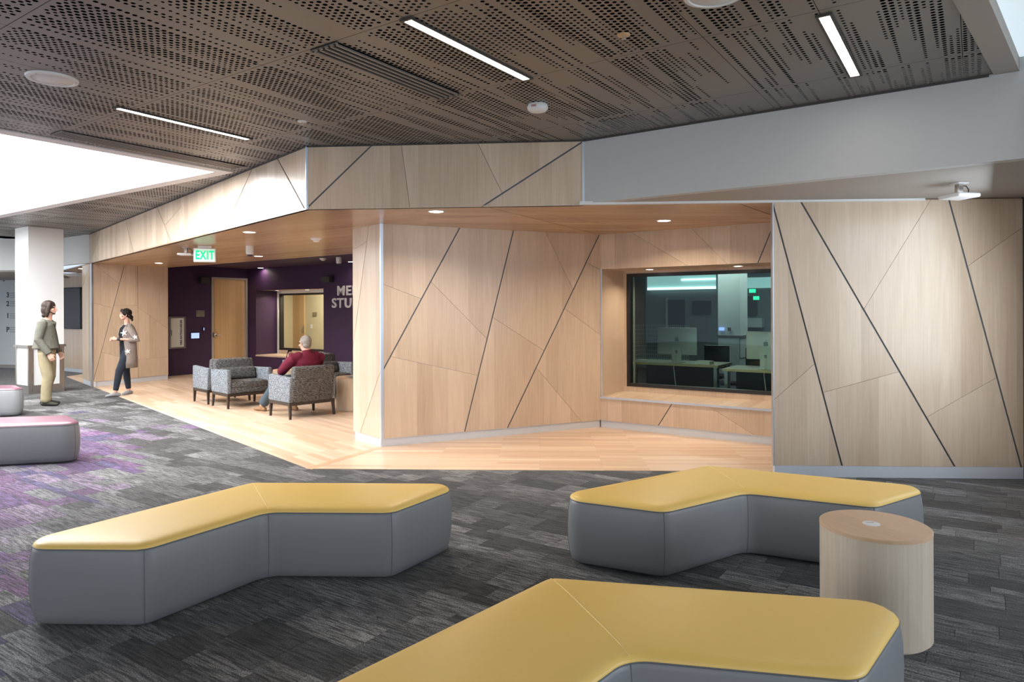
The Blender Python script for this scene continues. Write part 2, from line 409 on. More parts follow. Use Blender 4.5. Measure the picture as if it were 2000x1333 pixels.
def panel(name, fr, poly, thick, mat, parent, off=0.0, grain_rot=0.0):
    if parea(poly) < 0: poly = poly[::-1]
    mb = MB(); n = len(poly)
    f = [fr.pt(a, z, off) for a, z in poly]; b = [fr.pt(a, z, off - thick) for a, z in poly]
    ou, ov = random.uniform(0, 9), random.uniform(0, 9)
    cs, sn = math.cos(grain_rot), math.sin(grain_rot)
    uvf = [(a * cs + z * sn + ou, -a * sn + z * cs + ov) for a, z in poly]
    mb.poly(f, uvf); mb.poly(b[::-1], uvf[::-1])
    for i in range(n):
        j = (i + 1) % n; mb.poly([f[i], b[i], b[j], f[j]], [uvf[i], uvf[i], uvf[j], uvf[j]])
    return mb.build(name, mat, parent)
def clad(fr, polys, cuts_px, parent, mat, thick=0.018, backing=True, back_poly=None, name='panel', grain=0.0, off=0.0):
    """cuts_px: (u0,v0,u1,v1,gap)"""
    cuts = [(fr.px(a, b_), fr.px(c, d), g) for (a, b_, c, d, g) in cuts_px]
    ps = split_panels(polys, cuts)
    for p in ps: panel(name, fr, p, thick, mat, parent, off, grain)
    if backing:
        for p in (back_poly or polys): panel('backing', fr, p, 0.03, M['backing'], parent, off - thick * 0.6)
def rect(a0, a1, z0, z1): return [(a0, z0), (a1, z0), (a1, z1), (a0, z1)]
def wbox(fr, name, a0, a1, z0, z1, o0, o1, mat, parent, r=0.0, kind=None):
    """box on a wall frame, from offset o0 to o1 along the normal"""
    c = fr.pt((a0 + a1) / 2, (z0 + z1) / 2, (o0 + o1) / 2)
    o = MB().box((0, 0, 0), (abs(a1 - a0), abs(o1 - o0), abs(z1 - z0))).build(name, mat, None)
    if r > 0: bevel(o, r, 2)
    m = Matrix.Translation(c) @ Matrix.Rotation(fr.rot(), 4, 'Z')
    o.data.transform(m)
    if parent is not None: o.parent = parent
    if kind: o['kind'] = kind
    return o
def slab(name, pts, z0, z1, mat, parent=None, kind=None, uvdir=None):
    mb = MB(); n = len(pts)
    if parea(pts) < 0: pts = pts[::-1]
    d = Vector(uvdir).normalized() if uvdir else Vector((1, 0))
    uv = [(p[0] * d[0] + p[1] * d[1], -p[0] * d[1] + p[1] * d[0]) for p in pts]
    mb.poly([(p[0], p[1], z1) for p in pts], uv); mb.poly([(p[0], p[1], z0) for p in pts][::-1], uv[::-1])
    for i in range(n):
        j = (i + 1) % n
        mb.poly([(*pts[i], z0), (*pts[j], z0), (*pts[j], z1), (*pts[i], z1)], [uv[i], uv[j], uv[j], uv[i]])
    return mb.build(name, mat, parent, kind=kind)
def structure(name, loc=(0, 0, 0)):
    o = empty(name, loc); o['kind'] = 'structure'; return o
def text_mesh(name, body, size, mat, parent, matrix, extrude=0.004, align='LEFT', spacing=1.0, bold=0.0):
    cu = bpy.data.curves.new(name, 'FONT'); cu.body = body; cu.size = size; cu.extrude = extrude; cu.align_x = align
    cu.space_character = spacing; cu.offset = bold; cu.resolution_u = 3
    t = bpy.data.objects.new(name, cu); COL.objects.link(t)
    dg = bpy.context.evaluated_depsgraph_get(); me = bpy.data.meshes.new_from_object(t.evaluated_get(dg))
    bpy.data.objects.remove(t); bpy.data.curves.remove(cu)
    me.transform(matrix); me.materials.clear(); me.materials.append(mat)
    if not me.uv_layers: me.uv_layers.new(name='UVMap')
    o = bpy.data.objects.new(name, me); link(o, parent); return o
def wall_matrix(fr, a, z, off):
    """text plane: local x along wall, y up, z out of the wall"""
    m = Matrix((( fr.d.x, 0, fr.n.x, 0), (fr.d.y, 0, fr.n.y, 0), (0, 1, 0, 0), (0, 0, 0, 1)))
    return Matrix.Translation(fr.pt(a, z, off)) @ m

# ------------------------------------------------------------------ key points of the plan (metres)
ZC, ZS, ZW = 3.28, 2.64, 2.66          # metal ceiling, wood soffit, white soffit
P = Vector((-2.075, 6.90, 0)); FL = Vector((-9.10, 14.70, 0)); FR = Vector((0.70, 6.70, 0))
A_ = Vector((-1.548, 8.05, 0)); B_ = Vector((1.205, 9.35, 0)); C_ = Vector((-2.0, 8.58, 0))
DF = (FL - P).normalized()

# ------------------------------------------------------------------ floor
floor = structure('floor')
slab('carpet_backing', [(-18, -6), (8, -6), (8, 24), (-18, 24)], -0.08, -0.006, M['carpet_base'], floor)
edgeL = [(-2.078, 6.957), tuple((Vector((-2.078, 6.957, 0)) + DF * 14)[:2])]
farL = Vector((-2.078, 6.957, 0)) + DF * 13.4
lf = [(-2.078, 6.957), (-1.548, 8.05), (-1.0, 12.0), (-6.5, 20.5), (farL.x, farL.y + 2), (farL.x, farL.y)]
slab('wood_floor_lounge', lf, -0.006, 0.004, M['floor_wood'], floor, uvdir=(DF.x, DF.y))
rf = [(-2.078, 6.957), (2.533, 6.77), (5.6, 6.62), (5.6, 10), (-0.5, 12.5), (-1.548, 8.05)]
slab('wood_floor_bay', rf, -0.006, 0.004, M['floor_wood'], floor, uvdir=(1, -0.04))
# mitre board between the two directions
q0 = Vector((-2.078, 6.957, 0)); q1 = Vector((-1.548, 8.05, 0)); qd = (q1 - q0).normalized(); qn = Vector((qd.y, -qd.x, 0)) * 0.045
slab('wood_border', [tuple((q0 + qn)[:2]), tuple((q1 + qn)[:2]), tuple((q1 - qn)[:2]), tuple((q0 - qn)[:2])], 0.0, 0.0055, M['oak_top'], floor, uvdir=(qd.x, qd.y))

def carpet_side(x, y, m=0.0):
    if x < -2.078: return y < 6.957 + (-2.078 - x) * (-DF.y / DF.x) + m
    return y < 6.957 - (x + 2.078) * 0.0406 + m
def tone(x, y):
    p = max(0.0, min(1.0, (-2.2 - 0.42 * (y - 3.3) - x) / 0.9)) if y < 9.5 else 0.08
    if y > 12 or x > 2.2: p = 0
    elif p < 0.03 and x < -2.2: p = 0.03
    r = random.random()
    if r < p:
        c = random.choice([(0.125, 0.072, 0.170), (0.175, 0.110, 0.205), (0.215, 0.165, 0.230), (0.092, 0.074, 0.155), (0.15, 0.080, 0.165), (0.19, 0.170, 0.205)])
        k = random.uniform(0.6, 0.85)
    else:
        c = random.choice([(0.095, 0.093, 0.094), (0.125, 0.122, 0.122), (0.055, 0.053, 0.053), (0.17, 0.167, 0.168), (0.085, 0.083, 0.084), (0.135, 0.133, 0.137), (0.043, 0.041, 0.041)])
        k = random.uniform(0.85, 1.15)
    return tuple(v * k for v in c)
planks = []
for i in range(-8, 75):
    a0 = -1.0 + i * 0.25
    rw_ = random.random(); halves = [(a0, 0.25)] if rw_ < 0.42 else [(a0, 0.125), (a0 + 0.125, 0.125)] if rw_ < 0.78 else [(a0, 0.0833), (a0 + 0.0833, 0.1667)]
    for (ac, wd) in halves:
        b0 = -17.0 + random.uniform(0, 0.5)
        while b0 < 6:
            ln = random.choice([0.25, 0.25, 0.375, 0.5, 0.5, 0.75])
            c = E1 * (ac + wd / 2) + E2 * (b0 + ln / 2)
            if c.y > 1.8 and abs(c.x) < 0.80 * c.y + 1.2 and carpet_side(c.x, c.y, 0.75) and c.y < 21 and not (c.x > 2.45 and c.y > 6.9) and c.x < 5.4:
                planks.append((c.y + abs(c.x) * 0.2, c, wd, ln))
            b0 += ln
planks.sort(key=lambda t: t[0])
pm_cache = {}
rz2 = math.atan2(E2.y, E2.x)
far = MB(); far_tone = []
for k, (d_, c, wd, ln) in enumerate(planks):
    t = tone(c.x, c.y)
    if k < 300:
        key = (wd, ln)
        if key not in pm_cache:
            mb = MB().box((0, 0, -0.003), (ln - 0.002, wd - 0.002, 0.006)); pm_cache[key] = mb.mesh('carpet_plank', M['carpet_obj'])
        o = bpy.data.objects.new('carpet_plank', pm_cache[key]); link(o, floor)
        o.location = (c.x, c.y, random.uniform(0, 0.0004)); o.rotation_euler = (0, 0, rz2); o.color = (*t, 1)
    else:
        nf = len(far.f); far.box((c.x, c.y, -0.003), (ln - 0.002, wd - 0.002, 0.006), rz2)
        ou, ov = random.uniform(0, 50), random.uniform(0, 50)
        for fi in range(nf, len(far.f)):
            far.uv[fi] = [(Vector(far.v[q]).dot(E2) + ou, Vector(far.v[q]).dot(E1) + ov) for q in far.f[fi]]
            far_tone.append((t, len(far.f[fi])))
fo = far.build('carpet_planks_far', M['carpet_attr'], floor, kind='stuff')
ca = fo.data.color_attributes.new('tone', 'FLOAT_COLOR', 'CORNER'); arr = []
for (t, n_) in far_tone: arr += [t[0], t[1], t[2], 1.0] * n_
ca.data.foreach_set('color', arr)

# ------------------------------------------------------------------ perforated metal ceiling
ceiling = structure('ceiling', (0, 0, 0))
PA, PB = 1.24, 0.6535; A0, B0 = 2.87, -0.72
NA, NB = 30, 18; CA, CBp = PA / NA, PB / NB
SKA, SKB = 4.85, -7.35                         # corner of the luminous opening in grid coordinates
rl0 = Vector((2.385, 3.678, 0)); rl1 = Vector((3.499, 4.926, 0)); rln = Vector(((rl1 - rl0).y, -(rl1 - rl0).x, 0)).normalized()
def vnoise(seed):
    g = np.random.default_rng(seed).random((64, 512))
    def f(i, j, si, sj):
        x = i / si; y = j / sj; x0 = math.floor(x); y0 = math.floor(y); fx = x - x0; fy = y - y0
        fx = fx * fx * (3 - 2 * fx); fy = fy * fy * (3 - 2 * fy)
        q = lambda a, b: g[a % 64, b % 512]
        return (q(x0, y0) * (1 - fx) + q(x0 + 1, y0) * fx) * (1 - fy) + (q(x0, y0 + 1) * (1 - fx) + q(x0 + 1, y0 + 1) * fx) * fy
    return f
nz1, nz2, nz3 = vnoise(1), vnoise(2), vnoise(3)
def beyond(x, y):       # behind fascia / bulkhead
    p = Vector((x, y, 0))
    if x < P.x: 
        n = Vector((-DF.y, DF.x, 0)); n = n if n.y > 0 else -n
        return (p - P).dot(n) > 0.06
    if x < FR.x: return y > 6.93 - (x - P.x) * 0.072 + 0.05
    return (p - FR).dot(Vector((-E2.y, E2.x, 0))) > 0.06
def wpt(a, b, z=ZC): q = E1 * a + E2 * b; return (q.x, q.y, z)
oct_t = [2 * math.pi * (k + 0.5) / 8 - math.pi * 0.625 for k in range(8)]
def ceiling_panel(k, l):
    a_lo, b_lo = A0 + PA * k, B0 - PB * (l + 1)
    g = 0.0018; mb_v = []; mb_f = []; any_ = False
    def add(vs_, fs): 
        b = len(mb_v); mb_v.extend(vs_); mb_f.extend([tuple(i + b for i in f) for f in fs])
    for r in range(NB):
        b0 = b_lo + r * CBp; b1 = b0 + CBp; bm_ = (b0 + b1) / 2
        bb0 = b0 + (g if r == 0 else 0); bb1 = b1 - (g if r == NB - 1 else 0)
        J = -(l + 1) * NB + r
        odd = J % 2
        edges = [0] + ([0.5 + q for q in range(NA)] if odd else [q + 1 for q in range(NA)])
        if odd: edges.append(NA)
        run = None
        cells = []
        for q in range(len(edges) - 1):
            cells.append((a_lo + edges[q] * CA, a_lo + edges[q + 1] * CA, edges[q + 1] - edges[q] > 0.9, k * NA + edges[q]))
        for (c0, c1, fullc, I) in cells:
            am = (c0 + c1) / 2; p = wpt(am, bm_)
            drop = beyond(p[0], p[1]) or (am < SKA and bm_ < SKB) or (Vector((p[0], p[1], 0)) - rl0).dot(rln) > 0.03
            hole = False
            if not drop and fullc:
                n1 = nz1(J + 500, I + 3000, 3.0, 22.0); n2 = nz2(J + 500, I + 3000, 1.0, 17.0); n3 = nz3(J + 500, I + 3000, 7.0, 30.0)
                val = 0.32 * n1 + 0.40 * n2 + 0.28 * n3
                hole = val > 0.448
                edge_ok = c0 > a_lo + 0.001 and c1 < a_lo + PA - 0.001
                hole = hole and edge_ok
            if drop or hole:
                if run: 
                    add([wpt(run[0], bb0), wpt(run[1], bb0), wpt(run[1], bb1), wpt(run[0], bb1)], [(0, 3, 2, 1)]); run = None; any_ = True
            if drop: continue
            if hole:
                any_ = True
                rr = min(0.0145, 0.0088 + 0.024 * max(0.0, val - 0.448 + 0.10 * (n2 - 0.3)))
                vs_ = []
                bd = [(c0, bb0), (am, bb0), (c1, bb0), (c1, bm_), (c1, bb1), (am, bb1), (c0, bb1), (c0, bm_)]
                for (x, y) in bd: vs_.append(wpt(x, y))
                for th in range(8):
                    ang = math.radians(-135 + 45 * th); vs_.append(wpt(am + rr * math.cos(ang), bm_ + rr * math.sin(ang)))
                add(vs_, [(8 + t, 8 + (t + 1) % 8, (t + 1) % 8, t) for t in range(8)])
            else:
                s0 = c0 + (g if abs(c0 - a_lo) < 1e-6 else 0); s1 = c1 - (g if abs(c1 - a_lo - PA) < 1e-6 else 0)
                run = (run[0], s1) if run else (s0, s1)
        if run: add([wpt(run[0], bb0), wpt(run[1], bb0), wpt(run[1], bb1), wpt(run[0], bb1)], [(0, 3, 2, 1)]); any_ = True
    if not any_ or not mb_f: return
    me = bpy.data.meshes.new('ceiling_panel'); me.from_pydata(mb_v, [], mb_f); me.materials.append(M['metal_panel'])
    o = bpy.data.objects.new('ceiling_panel', me); link(o, ceiling)
for k in range(-3, 5):
    for l in range(-4, 26):
        c = wpt(A0 + PA * (k + 0.5), B0 - PB * (l + 0.5))
        if c[1] < 1.9 or abs(c[0]) > 0.80 * c[1] + 1.2: continue
        if A0 + PA * (k + 1) < SKA and B0 - PB * l < SKB: continue
        p = Vector((c[0], c[1], 0))
        if all(beyond(*wpt(A0 + PA * (k + i), B0 - PB * (l + j))[:2]) for i in (0, .5, 1) for j in (0, .5, 1)): continue
        ceiling_panel(k, l)
# plenum above and plain ceiling outside the view
def gq(a0, a1, b0, b1): return [wpt(a, b)[:2] for a, b in ((a0, b0), (a1, b0), (a1, b1), (a0, b1))]
slab('plenum', gq(-9, 12, SKB, 1.6), ZC + 0.16, ZC + 0.2, M['black'], ceiling)
slab('plenum', gq(SKA, 12, -20, SKB), ZC + 0.16, ZC + 0.2, M['black'], ceiling)
slab('plain_ceiling', gq(-9, A0 - 3 * PA, -20, 2.0), ZC, ZC + 0.05, M['soffit_white'], ceiling)
slab('plenum', gq(-9, SKA - 4.4, -20, SKB), ZC + 0.16, ZC + 0.2, M['black'], ceiling)

# luminous opening at the left: white trim, recess and glowing membrane
lum = structure('trim_1', wpt(2, -9))
SA0, SB0 = SKA - 4.4, -17.0
def gbox(name, a0, a1, b0, b1, z0, z1, mat, parent): 
    o = slab(name, gq(a0, a1, b0, b1), z0, z1, mat); o.parent = parent; o.matrix_parent_inverse = Matrix.Translation(-parent.location); return o
tw = 0.13
gbox('trim_band', SA0 - 0.02, SKA + 0.02, SKB - tw, SKB + 0.03, ZC - 0.012, ZC + 0.02, M['white'], lum)
gbox('trim_band', SKA - tw, SKA + 0.03, SB0, SKB - tw, ZC - 0.012, ZC + 0.02, M['white'], lum)
gbox('trim_band', SA0 - 0.03, SA0 + tw, SB0, SKB - tw, ZC - 0.012, ZC + 0.02, M['white'], lum)
gbox('reveal', SA0, SKA, SKB - 0.02, SKB + 0.0, ZC + 0.02, ZC + 0.34, M['white'], lum)
gbox('reveal', SKA - 0.02, SKA, SB0, SKB - 0.02, ZC + 0.02, ZC + 0.34, M['white'], lum)
gbox('reveal', SA0, SA0 + 0.02, SB0, SKB - 0.02, ZC + 0.02, ZC + 0.34, M['white'], lum)
gbox('membrane', SA0 + 0.02, SKA - 0.02, SB0, SKB - 0.02, ZC + 0.30, ZC + 0.33, M['skyglow'], lum)

# right-hand plain ceiling strip and raised light well
edgeb = structure('trim_2', (2.9, 3.9, ZC))
d_ = (rl1 - rl0).normalized(); s0 = rl0 - d_ * 4.2; s1 = rl1 + d_ * 0.4; off1 = rln * 0.145
def addp(name, pts, z0, z1, mat, par):
    o = slab(name, [tuple(p[:2]) for p in pts], z0, z1, mat); o.parent = par; o.matrix_parent_inverse = Matrix.Translation(-par.location); return o
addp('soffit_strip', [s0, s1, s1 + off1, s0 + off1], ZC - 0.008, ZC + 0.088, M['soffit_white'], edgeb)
o1, o2 = rln * 0.145, rln * 0.42
M['well_glow'] = emit('light_well_diffuser', (0.72, 0.84, 0.92), 0.42)
om = rln * 0.30
addp('well_diffuser', [s0 + o1, s1 + o1, s1 + om, s0 + om], ZC + 0.09, ZC + 0.11, M['well_glow'], edgeb)
addp('well_top', [s0 + om, s1 + om, s1 + o2, s0 + o2], ZC + 0.09, ZC + 0.11, M['white'], edgeb)
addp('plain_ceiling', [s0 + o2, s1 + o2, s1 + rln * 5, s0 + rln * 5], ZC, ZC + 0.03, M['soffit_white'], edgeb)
addp('well_side', [s0 + o2, s1 + o2, s1 + o2 + rln * 0.03, s0 + o2 + rln * 0.03], ZC - 0.02, ZC + 0.12, M['grey_paint'], edgeb)

# ------------------------------------------------------------------ walls: white bulkhead, fascias
bulk = structure('wall_right_bulkhead')
be = FR + E2 * 3.62
mbk = MB(); nb = Vector((E1.x, E1.y, 0))
slab('bulkhead_face', [tuple(FR[:2]), tuple(be[:2]), tuple((be + nb * 0.1)[:2]), tuple((FR + nb * 0.1)[:2])], ZW, ZC + 0.15, M['grey_paint'], bulk)
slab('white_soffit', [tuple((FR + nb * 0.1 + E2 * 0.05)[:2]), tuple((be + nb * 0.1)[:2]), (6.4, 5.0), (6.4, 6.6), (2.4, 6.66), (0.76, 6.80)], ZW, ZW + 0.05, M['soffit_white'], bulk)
WF = Wall(P, FR)     # centre fascia
fas = structure('wall_fascia_centre')
clad(WF, [rect(0.004, WF.len - 0.006, ZS, ZC)], [(598, 408, 727, 283, .016), (941, 404, 1138, 277, .016), (784, 284, 800.5, 405, .004), (933.7, 281, 979.6, 375, .004)], fas, M['maple'])
wbox(WF, 'corner_trim', WF.len - 0.006, WF.len + 0.016, ZS, ZC, -0.02, 0.01, M['alu'], fas)
WL = Wall(FL, P)     # left fascia
fal = structure('wall_fascia_left')
clad(WL, [rect(0, WL.len - 0.004, ZS, ZC)], [(540.6, 308, 595, 408, .016), (493, 328.6, 440, 447, .012), (307, 404.5, 335, 475, .014), (245, 431, 261, 493, .014), (195.6, 453, 177, 514, .012),
     (499, 327.5, 519, 429, .004), (352, 387, 362, 468, .004), (290.6, 411, 297, 484, .004), (221.6, 440, 230, 501, .004), (352, 406, 323, 439, .004)], fal, M['maple'])
wbox(WL, 'corner_trim', WL.len - 0.004, WL.len + 0.012, ZS, ZC, -0.02, 0.008, M['alu'], fal)
# thin dark edge trims under the metal ceiling
for fr, nm in ((WF, fas), (WL, fal)):
    wbox(fr, 'shadow_trim', 0, fr.len, ZC - 0.012, ZC + 0.0, 0.0, 0.012, M['dark_grille'], nm)
WB = Wall(FR, be)
wbox(WB, 'shadow_trim', 0, 3.27, ZC - 0.016, ZC - 0.001, 0.0, 0.012, M['dark_grille'], bulk)

# ------------------------------------------------------------------ wood soffit
FS = Flat(ZS)
sof = structure('ceiling_soffit')
pe0 = Vector((-8.09, 16.055, 0)); pe1 = Vector((-2.883, 12.333, 0)); pdir = (pe1 - pe0).normalized()
FLx = FL + DF * 4.0
polyS = [tuple(FLx[:2]), tuple(FL[:2]), tuple(P[:2]), (-1.0, 6.83), (-1.0, 10.98), tuple(pe1[:2]), tuple(pe0[:2]), tuple((pe0 - pdir * 0.9)[:2]), (-10.6, 19.4)]
polyR = [(-1.0, 6.83), tuple(FR[:2]), (5.4, 6.42), (5.4, 11.0), (-1.0, 11.4)]
cutsS = [(597, 408, 760, 432, .006)]
sp_polys = [polyS]
cts = []
for k in range(1, 6):
    c0 = pe0 - Vector((-pdir.y, pdir.x, 0)) * (1.15 * k); cts.append((tuple((c0 - pdir * 0.2)[:2]), tuple((c0 + pdir * 9)[:2]), .004))
lst = []
for p in split_panels(sp_polys, cts): lst.append(p)
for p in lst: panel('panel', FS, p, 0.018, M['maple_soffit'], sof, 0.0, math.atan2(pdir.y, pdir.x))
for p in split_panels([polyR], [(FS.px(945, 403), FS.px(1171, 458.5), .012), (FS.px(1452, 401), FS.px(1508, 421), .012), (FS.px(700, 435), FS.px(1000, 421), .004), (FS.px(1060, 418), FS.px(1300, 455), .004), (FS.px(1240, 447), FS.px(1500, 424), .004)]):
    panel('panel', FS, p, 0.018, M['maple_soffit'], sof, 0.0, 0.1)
slab('soffit_backing', [tuple((FL + Vector((.1, .1, 0)))[:2]), tuple((P + Vector((.05, .12, 0)))[:2]), (0.7, 6.9), (5.4, 6.7), (5.4, 11.2), (-1, 11.2), tuple((pe1)[:2]), tuple(pe0[:2])], ZS + 0.012, ZS + 0.016, M['backing'], sof)

# ------------------------------------------------------------------ centre bay
bay = structure('wall_bay')
WCA = Wall(C_, A_); WAB = Wall(A_, B_)
PB_H = 0.10
clad(WAB, [rect(0.006, WAB.len, PB_H, ZS)], [(898.6, 444, 744, 731, .016), (1003, 449.5, 907, 846, .016), (1171, 458, 990.5, 838, .016),
     (745.6, 554.5, 822.5, 584, .003), (842, 551, 950, 661, .003), (763, 697, 935, 734, .003), (963, 620.5, 1062, 685, .003), (1066, 455.5, 1119, 565, .003), (1051, 722.5, 1136, 824, .003), (1147, 514, 1171, 526, .003), (1115, 612, 1173, 655, .003)], bay, M['maple'])
clad(WCA, [rect(0, WCA.len - 0.008, PB_H, ZS)], [(721, 437, 688, 690, .008), (742.5, 727, 702.5, 849, .008), (690, 488, 720, 470, .003)], bay, M['maple'])
wbox(WCA, 'corner_trim', WCA.len - 0.01, WCA.len + 0.012, PB_H - 0.02, ZS, -0.03, 0.006, M['alu'], bay)
wbox(WAB, 'plinth', 0.0, WAB.len, 0.0, PB_H, -0.06, -0.012, M['plinth'], bay)
wbox(WCA, 'plinth', 0.03, WCA.len, 0.0, PB_H, -0.06, -0.012, M['plinth'], bay)
# return wall running back from C into the lounge
WC2 = Wall(C_ + Vector((0.9, 3.6, 0)), C_)
wbox(WC2, 'return_panel', 0, WC2.len, PB_H, ZS, -0.06, 0, M['maple'], bay)
wbox(WC2, 'plinth', 0, WC2.len, 0, PB_H, -0.06, -0.015, M['plinth'], bay)

# window wall with deep lined recess
WW = Wall(B_, B_ + E2 * 4.6); winw = structure('wall_window_bay')
ZH, ZSI = 2.166, 0.43; RD = 0.70
LW = WW.len
clad(WW, [rect(0, LW, ZH, ZS)], [(1504, 456, 1479, 517, .012), (1351, 447, 1422.5, 518, .003), (1246, 462, 1344, 520, .003)], winw, M['maple'])
clad(WW, [rect(0, LW, PB_H, ZSI - 0.02)], [(1314.5, 786, 1285, 833, .012), (1381, 792, 1460, 842, .003)], winw, M['maple'])
wbox(WW, 'plinth', 0, LW, 0, PB_H, -0.06, -0.012, M['plinth'], winw)
J0, J1 = 0.03, 3.2
wbox(WW, 'jamb', J0 - 0.03, J0, ZSI, ZH, -RD, 0.0, M['maple'], winw)
wbox(WW, 'jamb_trim', J0 - 0.012, J0 + 0.004, ZSI, ZH, 0.0, 0.006, M['alu'], winw)
wbox(WW, 'jamb', J1, J1 + 0.03, ZSI, ZH, -RD, 0.0, M['maple'], winw)
wbox(WW, 'infill', J1, LW, ZSI - 0.02, ZH, -0.02, 0.0, M['maple'], winw)
sill_uv = wbox(WW, 'sill', J0, J1, ZSI - 0.03, ZSI, -RD, 0.012, M['maple'], winw)
wbox(WW, 'sill_trim', 0, LW, ZSI - 0.03, ZSI - 0.004, 0.012, 0.02, M['alu'], winw)
wbox(WW, 'recess_head', J0, J1, ZH, ZH + 0.02, -RD, -0.018, M['maple'], winw)
wbox(WW, 'back_lining', J0, J1, ZSI, 0.505, -RD - 0.02, -RD, M['maple'], winw)
wbox(WW, 'back_lining', J0, J0 + 0.05, 0.505, ZH, -RD - 0.02, -RD, M['maple'], winw)
wbox(WW, 'back_lining', J0 + 0.05, J1, 2.13, ZH, -RD - 0.02, -RD, M['maple'], winw)
win = structure('window_1', WW.pt(1.5, 0.5, -RD))
def onwin(o): o.parent = win; o.matrix_parent_inverse = Matrix.Translation(-win.location); return o
w0, w1, wz0, wz1, fw = J0 + 0.05, J1, 0.505, 2.13, 0.045
onwin(wbox(WW, 'frame_bottom', w0, w1, wz0, wz0 + fw, -RD - 0.09, -RD + 0.012, M['frame_black'], None))
onwin(wbox(WW, 'frame_top', w0, w1, wz1 - fw, wz1, -RD - 0.09, -RD + 0.012, M['frame_black'], None))
onwin(wbox(WW, 'frame_side', w0, w0 + fw, wz0 + fw, wz1 - fw, -RD - 0.09, -RD + 0.012, M['frame_black'], None))
onwin(wbox(WW, 'frame_side', w1 - fw, w1, wz0 + fw, wz1 - fw, -RD - 0.09, -RD + 0.012, M['frame_black'], None))
onwin(wbox(WW, 'pane', w0 + fw, w1 - fw, wz0 + fw, wz1 - fw, -RD - 0.046, -RD - 0.04, M['glass'], None))
onwin(wbox(WW, 'gasket', w0 + fw + 0.03, w0 + fw + 0.045, wz0 + fw, wz1 - fw, -RD - 0.08, -RD - 0.05, M['soffit_white'], None))

# ------------------------------------------------------------------ sliding wall panel on the right
SPW = Wall((2.512, 6.565), (4.822, 6.44))
slid = structure('wall_sliding_panel')
clad(SPW, [rect(0.008, SPW.len, 0.11, ZW - 0.012)], [(1509, 397, 1645, 912, .016), (1563, 392, 1866.5, 915, .016), (1853.5, 390, 1996, 917, .016),
     (1812.5, 399.5, 1688, 603, .003), (1608, 767, 1754, 727, .003), (1509, 784, 1591, 711, .003), (1892, 519, 1995, 446, .003), (1819.5, 810, 1945, 739, .003)], slid, M['maple'], thick=0.02)
wbox(SPW, 'edge_trim', -0.004, 0.008, 0.105, ZW - 0.008, -0.05, 0.002, M['alu'], slid)
wbox(SPW, 'plinth', 0.01, SPW.len + 0.02, 0.0, 0.11, -0.07, -0.002, M['plinth'], slid)
wbox(SPW, 'top_track', -1.85, SPW.len - 0.9, ZW - 0.02, ZW + 0.012, -0.03, 0.02, M['whiteplastic'], slid)
wbox(SPW, 'gap_shade', SPW.len, SPW.len + 0.03, 0.0, ZW, -0.06, 0.004, M['dark_grille'], slid)  # dark strip standing in for the shadow gap beside the panel
wr = structure('wall_right')
WR = Wall(SPW.pt(SPW.len + 0.035, 0), SPW.pt(SPW.len + 0.035, 0) - E1 * 2.05)
for (a0, a1, z0, z1) in ((0.02, 0.68, 0, ZC), (1.98, 2.05, 0, ZC), (0.68, 1.98, 0, 0.78), (0.68, 1.98, 2.64, ZC)): wbox(WR, 'wall_face', a0, a1, z0, z1, -0.15, 0, M['white'], wr)
wbox(WR, 'baseboard', 0.0, 2.05, 0, 0.11, -0.02, 0.012, M['plinth'], wr)
wbox(WR, 'mullion', 1.30, 1.35, 0.78, 2.64, -0.12, -0.04, M['steel'], wr)
rc = WR.pt(2.05, 0); rc2 = rc + E2 * 2.5
WR2 = Wall(rc, rc2, flip=True)
wbox(WR2, 'wall_face', 0, WR2.len, 0, ZC, -0.15, 0, M['white'], wr)
wrf = structure('wall_right_far')  # unseen wall; its window opening is added with the highlight lamp
for (y0, y1, z0, z1) in ((2.8, 3.6, 0, ZC), (-6.0, -1.2, 0, ZC), (-1.2, 2.8, 0, 0.75), (-1.2, 2.8, 2.76, ZC)): MB().box((6.05, (y0 + y1) / 2, (z0 + z1) / 2), (0.15, y1 - y0, z1 - z0)).build('wall_face', M['white'], wrf)
for y in (-1.2, 0.13, 1.46, 2.8): MB().box((6.02, y, 1.75), (0.08, 0.05, 2.0)).build('mullion', M['steel'], wrf)

# ------------------------------------------------------------------ left: wood pier, purple lounge walls
LW0 = Vector((-8.95, 14.55, 0)); LW1 = Vector((-8.14, 16.15, 0))
WLW = Wall(LW0, LW1); pier = structure('wall_wood_pier')
clad(WLW, [rect(0.02, WLW.len, 0.11, ZS)], [(243, 518, 181.5, 749, .013), (268.8, 519, 270, 742, .010), (194, 524, 232, 554, .003), (182, 592, 217, 601.5, .003), (225, 597, 268, 597, .003), (271, 602, 313, 632, .003), (199.5, 689, 228, 696, .003), (271, 702, 325, 698, .003)], pier, M['maple'])
wbox(WLW, 'plinth', 0.0, WLW.len, 0, 0.11, -0.06, -0.012, M['plinth'], pier)
wbox(WLW, 'corner_trim', -0.02, 0.02, 0.0, ZS, -0.03, 0.01, M['alu'], pier)
WL2 = Wall(LW0 + DF * 1.05, LW0)
clad(WL2, [rect(0, WL2.len - 0.02, 0.11, ZS)], [(176, 514, 164, 552, .012)], pier, M['maple'])
wbox(WL2, 'plinth', 0, WL2.len, 0, 0.11, -0.06, -0.012, M['plinth'], pier)

